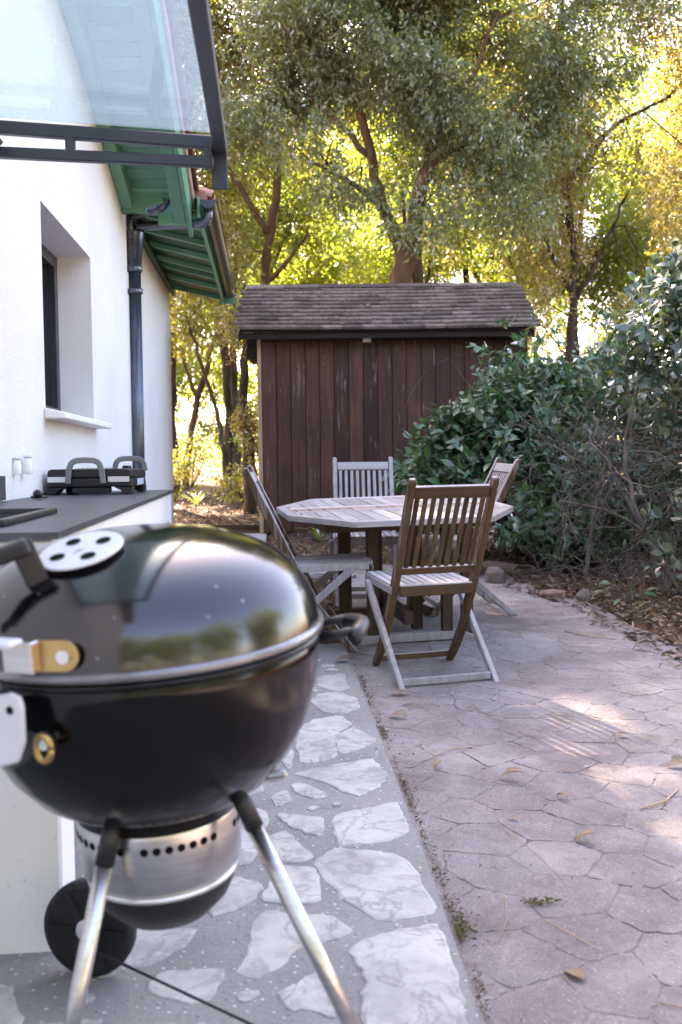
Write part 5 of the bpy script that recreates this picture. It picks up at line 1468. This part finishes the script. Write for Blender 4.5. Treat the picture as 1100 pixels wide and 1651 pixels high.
# bare twiggy thicket
tk = tag(empty('twiggy_thicket', (1.85, 6.9, gz(6.9))), 'tangle of bare grey twigs between the laurel and the tall shrub', 'thicket')
tw = MB(); rr = random.Random(77); tw2 = MB()
for k in range(470):
    x0, y0 = rr.uniform(-.40, 1.1), rr.uniform(-.35, .7)
    p = V3((x0, y0, rr.choice((0.05, rr.uniform(.3, 1.1), rr.uniform(.3, 1.2))))); d = V3((rr.uniform(-1.0, .8), rr.uniform(-.9, .5), rr.uniform(.1, 1.3))).normalized()
    pts = [p.copy()]; st = rr.uniform(.09, .16); n = rr.randint(5, 9)
    for q in range(n):
        d = (d+V3((rr.uniform(-.6, .6), rr.uniform(-.6, .6), rr.uniform(-.55, .42)))).normalized()
        p = p+d*st
        if p.z < .03: break
        if p.z > 1.75: break
        pts.append(p.copy())
    if len(pts) < 3: continue
    r0 = rr.choice((.0020, .0024, .0030, .0042)); m = len(pts)
    (tw if rr.random() < .7 else tw2).tube(pts, [r0*(1-.65*i/(m-1)) for i in range(m)], 4, cap=False)
    for q in range(rr.randint(0, 3)):
        i = rr.randrange(1, m); e = V3((rr.uniform(-1, 1), rr.uniform(-1, .6), rr.uniform(-.6, .7))).normalized()
        tw.tube([pts[i], pts[i]+e*.09, pts[i]+e*.16+V3((0, 0, rr.uniform(-.06, .03)))], [.002, .0016, .001], 3, cap=False)
o = tw.build('twig', TWIG, tk); o['kind'] = 'stuff'
o = tw2.build('twig', TWIG_DARK, tk); o['kind'] = 'stuff'
for pts in ([(.35, -.1, 0), (.25, -.1, .35), (.05, -.05, .75), (-.1, 0, 1.2)], [(.55, -.2, 0), (.30, -.2, .30), (.02, -.2, .52), (-.35, -.15, .62)], [(.8, 0, 0), (.75, 0, .6), (.62, 0, 1.2)], [(-.1, .2, 0), (-.05, .2, .5), (.1, .2, 1.1)]):
    m = MB(); limb_mesh(m, pts, .017, .008, 7, .01); m.build('stem', TWIG, tk)

def small_plant(name, label, base, n, leaf, spread, h, seed, lmat, group=None):
    r = np.random.default_rng(seed); bx, by = base
    o = tag(empty(name, (bx, by, terrain(bx, by))), label, 'plant', group)
    var = leaf_mesh('leaf', lmat, 1.0, 1.0)[0]; stm = MB()
    for k in range(n):
        a = r.uniform(0, 2*pi); q = spread*sqrt(r.random()); z = h*r.uniform(.15, 1)
        p = V3((q*cos(a)*.8, q*sin(a)*.6, z)); d = np.array([cos(a), sin(a), r.uniform(-.3, .5)])
        Rk = frames(d[None], unit(np.array([[r.normal()*.3, -.3+r.normal()*.3, 1.0]])))[0]; s_ = leaf*r.uniform(.6, 1.2)
        mtx = Matrix([[*(Rk[0]*s_), p.x], [*(Rk[1]*s_), p.y], [*(Rk[2]*s_), p.z], [0, 0, 0, 1]])
        link_mesh('leaf', var, o, mtx)
        stm.tube([(0, 0, -.02), (p.x*.5, p.y*.5, p.z*.7), p], [.003, .0025, .0015], 4, cap=False)
    stm.build('stem', TWIG, o); return o
small_plant('seedling', 'low clump of dark leathery leaves among dead leaves at the patio edge', (1.78, 6.15), 20, .085, .20, .22, 51, L_LAUREL)
small_plant('seedling', 'second leafy shoot under the bare twigs at the right edge', (2.08, 6.35), 22, .085, .30, .36, 52, L_SILVER)
small_plant('seedling', 'tiny bright green seedling alone in the leaf litter', (1.72, 5.75), 5, .05, .06, .09, 53, L_GRASS)
small_plant('ground_cover', 'light green weeds at the foot of the laurel bush', (1.10, 7.75), 34, .055, .32, .14, 54, L_GRASS)
small_plant('ground_cover', 'green sprouts in the soil near the shed, left of the table', (-.42, 8.4), 9, .05, .12, .08, 55, L_GRASS)
small_plant('creeper', 'little leafy shoot climbing the right end of the shed wall', (1.55, 10.6), 10, .07, .12, 1.5, 56, L_GRASS)
def strap_plant(name, label, base, n, L, seed, lmat, spread=.8, w=.022):
    rr = random.Random(seed); bx, by = base
    o = tag(empty(name, (bx, by, terrain(bx, by))), label, 'plant')
    for k in range(n):
        a = rr.uniform(0, 2*pi) if n > 6 else k*2*pi/n+.5; l_ = L*rr.uniform(.7, 1.15); m = MB(); rows = []
        for q in range(7):
            u = q/6; rad = l_*u*spread*(.4+.6*u); z = l_*(u*1.15-.75*spread*u*u); ww = w*(1-u)**.6*(.6+.4*u)+.0005
            c = V3((rad*cos(a), rad*sin(a), z)); s_ = V3((-sin(a), cos(a), 0))
            rows += [c-s_*ww/2, c+V3((0, 0, -ww*.2)), c+s_*ww/2]
        fs = []
        for q in range(6):
            b_ = q*3; fs += [(b_, b_+1, b_+4, b_+3), (b_+1, b_+2, b_+5, b_+4)]
        m.add(rows, fs, True); m.build('blade', lmat, o)
    return o
strap_plant('iris_plant', 'small strap-leaved plant against the foot of the shed, left of the table legs', (-.22, 9.9), 5, .34, 3, L_GRASS, .9, .045)
strap_plant('grass_tuft', 'bright yellow-green grass tuft on the sunlit soil left of the shed', (-2.1, 14.4), 40, .38, 4, L_GRASS, .7, .012)
for (x, y, s_, lab, sd) in ((-2.75, 16.4, 1.0, 'pale leafy bush in the gap nearest the house corner', 61), (-1.75, 17.0, .95, 'pale leafy bush in the middle of the gap', 62), (-1.50, 15.4, .62, 'low pale bush beside the shed in the gap', 63), (-3.4, 22.5, 1.5, 'wide pale bush deep in the wood', 64)):
    r_ = tag(empty('low_bush', (x, y, gz(y))), lab, 'bush', 'low bushes in the wood')
    me, cl = crown_mesh('foliage', L_GOLD if sd % 2 else L_YELLOW, [(0, 0, .55*s_, .65*s_, .5*s_, .5*s_), (.3*s_, 0, .85*s_, .4*s_, .3*s_, .3*s_), (-.35*s_, 0, .4*s_, .35*s_, .3*s_, .35*s_)], int(260*s_), 9, .2, .065, sd, gap=-.05)
    link_mesh('foliage', me, r_)
    m = MB()
    for k in range(9):
        t_ = V3(cl[random.randrange(len(cl))]); m.tube([(0, 0, -.05), t_*.5+V3((0, 0, .1)), t_], [.012, .008, .003], 4)
    m.build('stem', BARK, r_)

# vine on the shed front
vn = tag(empty('vine', (.6, 10.80, gz(10.8))), 'thin dry vine straggling over the dark shed boards', 'vine')
m = MB()
for pts in ([(.2, .0, .6), (.10, .015, 1.1), (.16, .01, 1.5), (.45, .01, 1.83), (.9, .015, 1.95), (1.25, .0, 1.93)], [(1.25, -.05, 1.75), (.95, -.03, 1.92), (.72, -.05, 2.08)], [(.85, -.05, 1.55), (.70, -.02, 1.72), (.60, -.03, 1.88)]):
    limb_mesh(m, pts, .0034, .002, 5, .006)
m.build('stem', TWIG, vn)

# ================================================================== litter, stones, small things on the ground
def litter(name, label, pts, size, mat, seed, tilt=.5, lift=.008):
    r = np.random.default_rng(seed); pts = np.asarray(pts); n = len(pts)
    z = np.array([terrain(x, y) if (x > bed_x(y) or y > 8.2 or x < edge_x(y)-.04) else gz(y)+.001 for x, y in pts])
    pos = np.column_stack([pts, z+lift*r.random(n)+.003])
    nn = unit(r.normal(size=(n, 3))*tilt*.6+np.array([0, 0, 1])); d = unit(r.normal(size=(n, 3))*np.array([1, 1, .15]))
    d = unit(d-nn*(d*nn).sum(1, keepdims=True))
    v, q, t_ = scatter(CURL_T*np.array([.8, 1, .9]), None, CURL_F, pos, frames(d, nn), size*r.uniform(.5, 1.25, n))
    o = link_mesh(name, np_mesh(name, v, None, t_, mat, True)); tag(o, label, None, None, 'stuff'); return o
r = np.random.default_rng(90); pts = []
while len(pts) < 5200:
    y = r.uniform(3.0, 9.2); x = bed_x(min(y, 8.09))-.10 + r.gamma(1.6, .55)
    if x < 4.5 and (r.random() < .75 or x < bed_x(min(y, 8.09))+.5): pts.append((x, y))
litter('leaf_litter', 'dead brown leaves heaped along the bed at the patio edge', pts, .055, L_FALLEN, 91, .9, .03)
pts = []
while len(pts) < 3200:
    y = r.uniform(5.3, 10.7); x = r.uniform(-.5-.06*(y-5.1), 2.2)
    if y > 8.25 or x < .0: pts.append((x, y))
litter('leaf_litter', 'dead leaves on the soil in front of the shed', pts, .05, L_FALLEN, 92, .7, .015)
pts = [(r.uniform(-4.2, -.95), r.uniform(11.2, 19)) for k in range(3600)]
litter('leaf_litter', 'orange brown leaves on the wood floor left of the shed', pts, .075, L_FALLEN, 93, .6, .02)
pts = []
for k in range(900):
    y = r.uniform(1.6, 8.0)
    if r.random() < .5: x = edge_x(y)+abs(r.normal())*.05+.01
    else: x = r.uniform(edge_x(y), bed_x(y))
    pts.append((x, y))
litter('debris', 'tiny crumbs of dead leaf in the paving joints', pts, .009, L_FALLEN, 94, .8, .002)
# moss and crumbs in the joint along the stone path
mp = []
for k in range(1500):
    y = r.uniform(1.6, 4.9); dens = .5+.5*sin(y*9.0)+.4*sin(y*23+1)
    if r.random() < dens*.8: mp.append((edge_x(y)+.012+abs(r.normal())*.016, y))
litter('soil_crumbs', 'brown soil and leaf crumbs in the joint beside the stone path', mp, .010, L_FALLEN, 95, 1.6, .004)
mp = []
for k in range(190): mp.append((.243+.022*abs(r.normal()), 2.16+r.normal()*.03))
for k in range(90): mp.append((.46+.02*r.normal(), 2.28+r.normal()*.008))
for k in range(160): mp.append((.095+r.normal()*.03, 3.40+r.normal()*.012))
for k in range(300):
    y = r.choice([1.75, 1.9, 2.35, 2.6, 2.9, 3.1, 3.6, 4.0])+r.normal()*.05; mp.append((edge_x(y)+.010+abs(r.normal())*.010, y))
litter('moss', 'yellow-green moss tufts in the joint beside the stone path', mp, .010, L_MOSS, 96, 1.6, .008)
# pebbles in the mortar
pb = []
for k in range(230):
    y = r.uniform(1.6, 4.9); pb.append((r.uniform(edge_x(y)-.55, edge_x(y)-.03), y))
tv = np.array([(1, 0, 0), (0, 1, 0), (-1, 0, 0), (0, -1, 0), (0, 0, .45), (0, 0, -.5)], float)
tf = np.array([[0, 1, 4], [1, 2, 4], [2, 3, 4], [3, 0, 4]])
pb = np.array(pb); pz = np.array([gz(y)+.0125 for x, y in pb])
Rr = np.array([np.array(Matrix.Rotation(a, 3, 'Z')) for a in r.uniform(0, 6, len(pb))])
v, q, t_ = scatter(tv, None, tf, np.column_stack([pb, pz]), Rr, .005*r.uniform(.3, 1.2, len(pb)))
tag(link_mesh('gravel', np_mesh('gravel', v, None, t_, STONE, False)), 'pale chips set in the path mortar', None, None, 'stuff')

rl = []; rr_ = np.random.default_rng(120)
pp = np.column_stack([rr_.uniform(EX0+.05, EX1-.05, 170), rr_.uniform(.03, .97, 170)])
pos = np.array([(x, EY+(RY-EY)*u, EZ+(RZ-EZ)*u+.032-.012*sin(pi*(x-EX0)/(EX1-EX0))) for x, u in pp])
nn = unit(rr_.normal(size=(170, 3))*.3+np.array([0, -sin(rise), cos(rise)])); dd = unit(np.cross(nn, unit(rr_.normal(size=(170, 3)))))
v, q, t_ = scatter(CURL_T, None, CURL_F, pos, frames(dd, nn), .045*rr_.uniform(.4, 1.2, 170))
tag(link_mesh('leaf_litter', np_mesh('leaf_litter', v, None, t_, L_FALLEN, True)), 'dead leaves caught on the shed shingles', None, None, 'stuff')

def fallen_leaf(x, y, size, rz, mat, label, curl=1.0, surf=None):
    z = surf if surf is not None else (gz(y)+.001 if bed_x(y) > x else terrain(x, y)+.01)
    v = BIG_T*np.array([1.35, 1, 1.7*curl])*size; v[:, 1] -= size/2; v[:, 2] += -v[:, 2].min()
    me = np_mesh('fallen_leaf', v, BIG_Q, BIG_F, mat, True)
    o = link_mesh('fallen_leaf', me); o.location = (x, y, z+.001); o.rotation_euler = (random.uniform(-.08, .08), random.uniform(-.08, .08), rz)
    tag(o, label, 'leaf', 'fallen leaves on the patio'); return o
for a in ((.463, 1.968, .066, .35, L_TAN, 'broad tan leaf lying flat on the patio near the bottom edge', .5),
          (.650, 2.630, .065, 1.5, L_TAN, 'curled light brown leaf halfway up the right of the patio', 1.4),
          (.531, 3.108, .085, 1.3, L_DRY, 'long pale crumpled leaf in the middle of the patio', 1.5),
          (.212, 3.806, .085, 1.4, L_TAN, 'orange brown leaf below the nearest chair', 1.0),
          (.241, 4.140, .095, 1.7, L_TAN, 'brown leaf caught under the foot of the nearest chair', .8),
          (1.090, 3.206, .07, 1.6, L_TAN, 'tan leaf at the right edge of the picture', 1.0),
          (.656, 2.940, .05, .7, L_TAN, 'small brown curled leaf right of the pale crumpled one', 1.6),
          (.310, 3.232, .05, 2.4, L_TAN, 'pair-like torn leaf left of the pale crumpled one', 1.6),
          (.724, 3.177, .035, 1.2, L_DRY, 'tiny pale leaf above the small brown curled one', 1.2),
          (1.002, 3.534, .05, 1.6, L_FALLEN, 'small dark leaf toward the upper right of the patio', 1.2),
          (.481, 2.785, .035, 1.2, L_DRY, 'tiny pale leaf below the long crumpled one', 1.0),
          (.007, 4.70, .10, 1.5, L_FALLEN, 'dark brown leaf at the far end of the stone path', 1.0),
          (1.50, 4.95, .10, 1.5, L_FALLEN, 'blackish curled leaf at the edge of the leaf bed', 1.8),
          (1.62, 4.75, .10, 1.0, L_FALLEN, 'dark red-brown leaf beside the leaf bed at the right edge', 1.8)):
    fallen_leaf(*a, surf=(gz(a[1])+.013 if a[0] < edge_x(a[1]) else None))
def twig_thing(pts, rad, label):
    m = MB(); P = [V3((x, y, gz(y)+.004+dz)) for x, y, dz in pts]; m.tube(P, rad, 5)
    o = m.build('twig', SHED_TRIM); tag(o, label, 'twig', 'twigs and pine needles on the patio'); return o
for pts, rd, lab in (([(.28, 3.30, 0), (.36, 3.40, .004), (.40, 3.42, 0), (.46, 3.45, 0)], .0015, 'bent twig left of the middle of the patio'),
                 ([(.50, 3.95, 0), (.62, 3.72, .003), (.72, 3.62, 0)], .0010, 'pine needle crossing the paving below the nearest chair'),
                 ([(.52, 3.98, 0), (.58, 3.75, .003), (.70, 3.50, 0)], .0010, 'pine needle under the crossing one'),
                 ([(.82, 3.72, 0), (.95, 3.74, .003), (1.06, 3.66, 0)], .0011, 'long straw on the right of the patio'),
                 ([(.44, 2.72, 0), (.50, 2.55, .003), (.535, 2.40, 0)], .001, 'straw lying toward the path, below the middle of the patio'),
                 ([(.33, 2.10, 0), (.365, 2.2, .002), (.38, 2.32, 0)], .001, 'forked straw near the moss tuft'),
                 ([(.45, 2.2, 0), (.50, 2.12, .002), (.54, 2.06, 0)], .001, 'short straw above the broad tan leaf'),
                 ([(.60, 1.86, 0), (.68, 1.82, .002), (.74, 1.83, 0)], .0014, 'straw in the bottom right corner'),
                 ([(1.22, 5.42, 0), (1.32, 5.28, .004), (1.44, 5.20, 0)], .003, 'short dark stick beside the sun patches'),
                 ([(.86, 2.85, 0), (.95, 2.90, .003), (1.02, 3.0, .0)], .0025, 'dark curved twig near the right edge')):
    twig_thing(pts, rd, lab)
def rock(name, loc, size, seed, mat, label, rz=0.0, boxy=.5, group=None):
    rr = random.Random(seed); bm = bmesh.new(); bmesh.ops.create_icosphere(bm, subdivisions=2, radius=1)
    for v in bm.verts:
        d = v.co.copy(); mx = max(abs(d.x), abs(d.y), abs(d.z)); d = d.lerp(d/mx, boxy)
        v.co = Vector((d.x*size[0], d.y*size[1], d.z*size[2]))*rr.uniform(.92, 1.06)
    me = bpy.data.meshes.new(name); bm.to_mesh(me); bm.free(); me.materials.append(mat)
    o = link_mesh(name, me); o.location = loc; o.rotation_euler = (rr.uniform(-.1, .1), rr.uniform(-.1, .1), rz)
    tag(o, label, 'stone', group); return o
EARTHY = simple('earthy_stone', [(.3, (.11, .085, .07)), (.7, (.24, .19, .165))], 9, .9, .2, 0, .5, 30, .01)
BRICKISH = simple('pinkish_stone', [(.3, (.20, .12, .095)), (.7, (.30, .19, .155))], 9, .9, .2, 0, .4, 40, .006)
ES = 'edging stones along the bed'
rock('edging_stone', (1.40, 6.62, gz(6.62)-.005), (.10, .07, .045), 1, BRICKISH, 'flat pinkish stone at the patio edge below the laurel', .4, .7, ES)
rock('edging_stone', (1.22, 7.72, gz(7.72)+.04), (.16, .09, .05), 2, BRICKISH, 'broad pinkish stone under the laurel leaves', -.1, .6, ES)
rock('edging_stone', (1.12, 7.25, gz(7.25)+.02), (.07, .07, .10), 3, EARTHY, 'upright grey-brown stone left of the flat pinkish one', .3, .5, ES)
rock('edging_stone', (.98, 7.6, gz(7.6)+.0), (.09, .08, .07), 4, EARTHY, 'rounded stone beside the front chair back, farthest left of the edging', .9, .4, ES)
rock('edging_stone', (1.58, 6.45, gz(6.45)-.01), (.06, .05, .08), 5, EARTHY, 'small tilted stone among the dead leaves', .9, .5, ES)
rock('edging_stone', (-.12, 7.6, gz(7.6)+.02), (.22, .12, .05), 6, CONCRETE, 'pale flat slab seen between the left chair and the table legs', .1, .8, ES)
rock('concrete_block', (-1.72, 10.75, gz(10.75)+.05), (.20, .12, .07), 7, CONCRETE, 'pale block on the ground at the house corner', .1, .85)
lg = MB(); lg.beam((-1.75, 11.35, gz(11.35)+.035), (-.86, 11.15, gz(11.15)+.035), .07, .09)
tag(lg.build('timber_edging', wood('weathered_timber', (.07, .04, .02), (.17, .10, .055), 0, 14, .85), bevel=.006), 'brown timber edging lying between the house corner and the shed', 'edging')
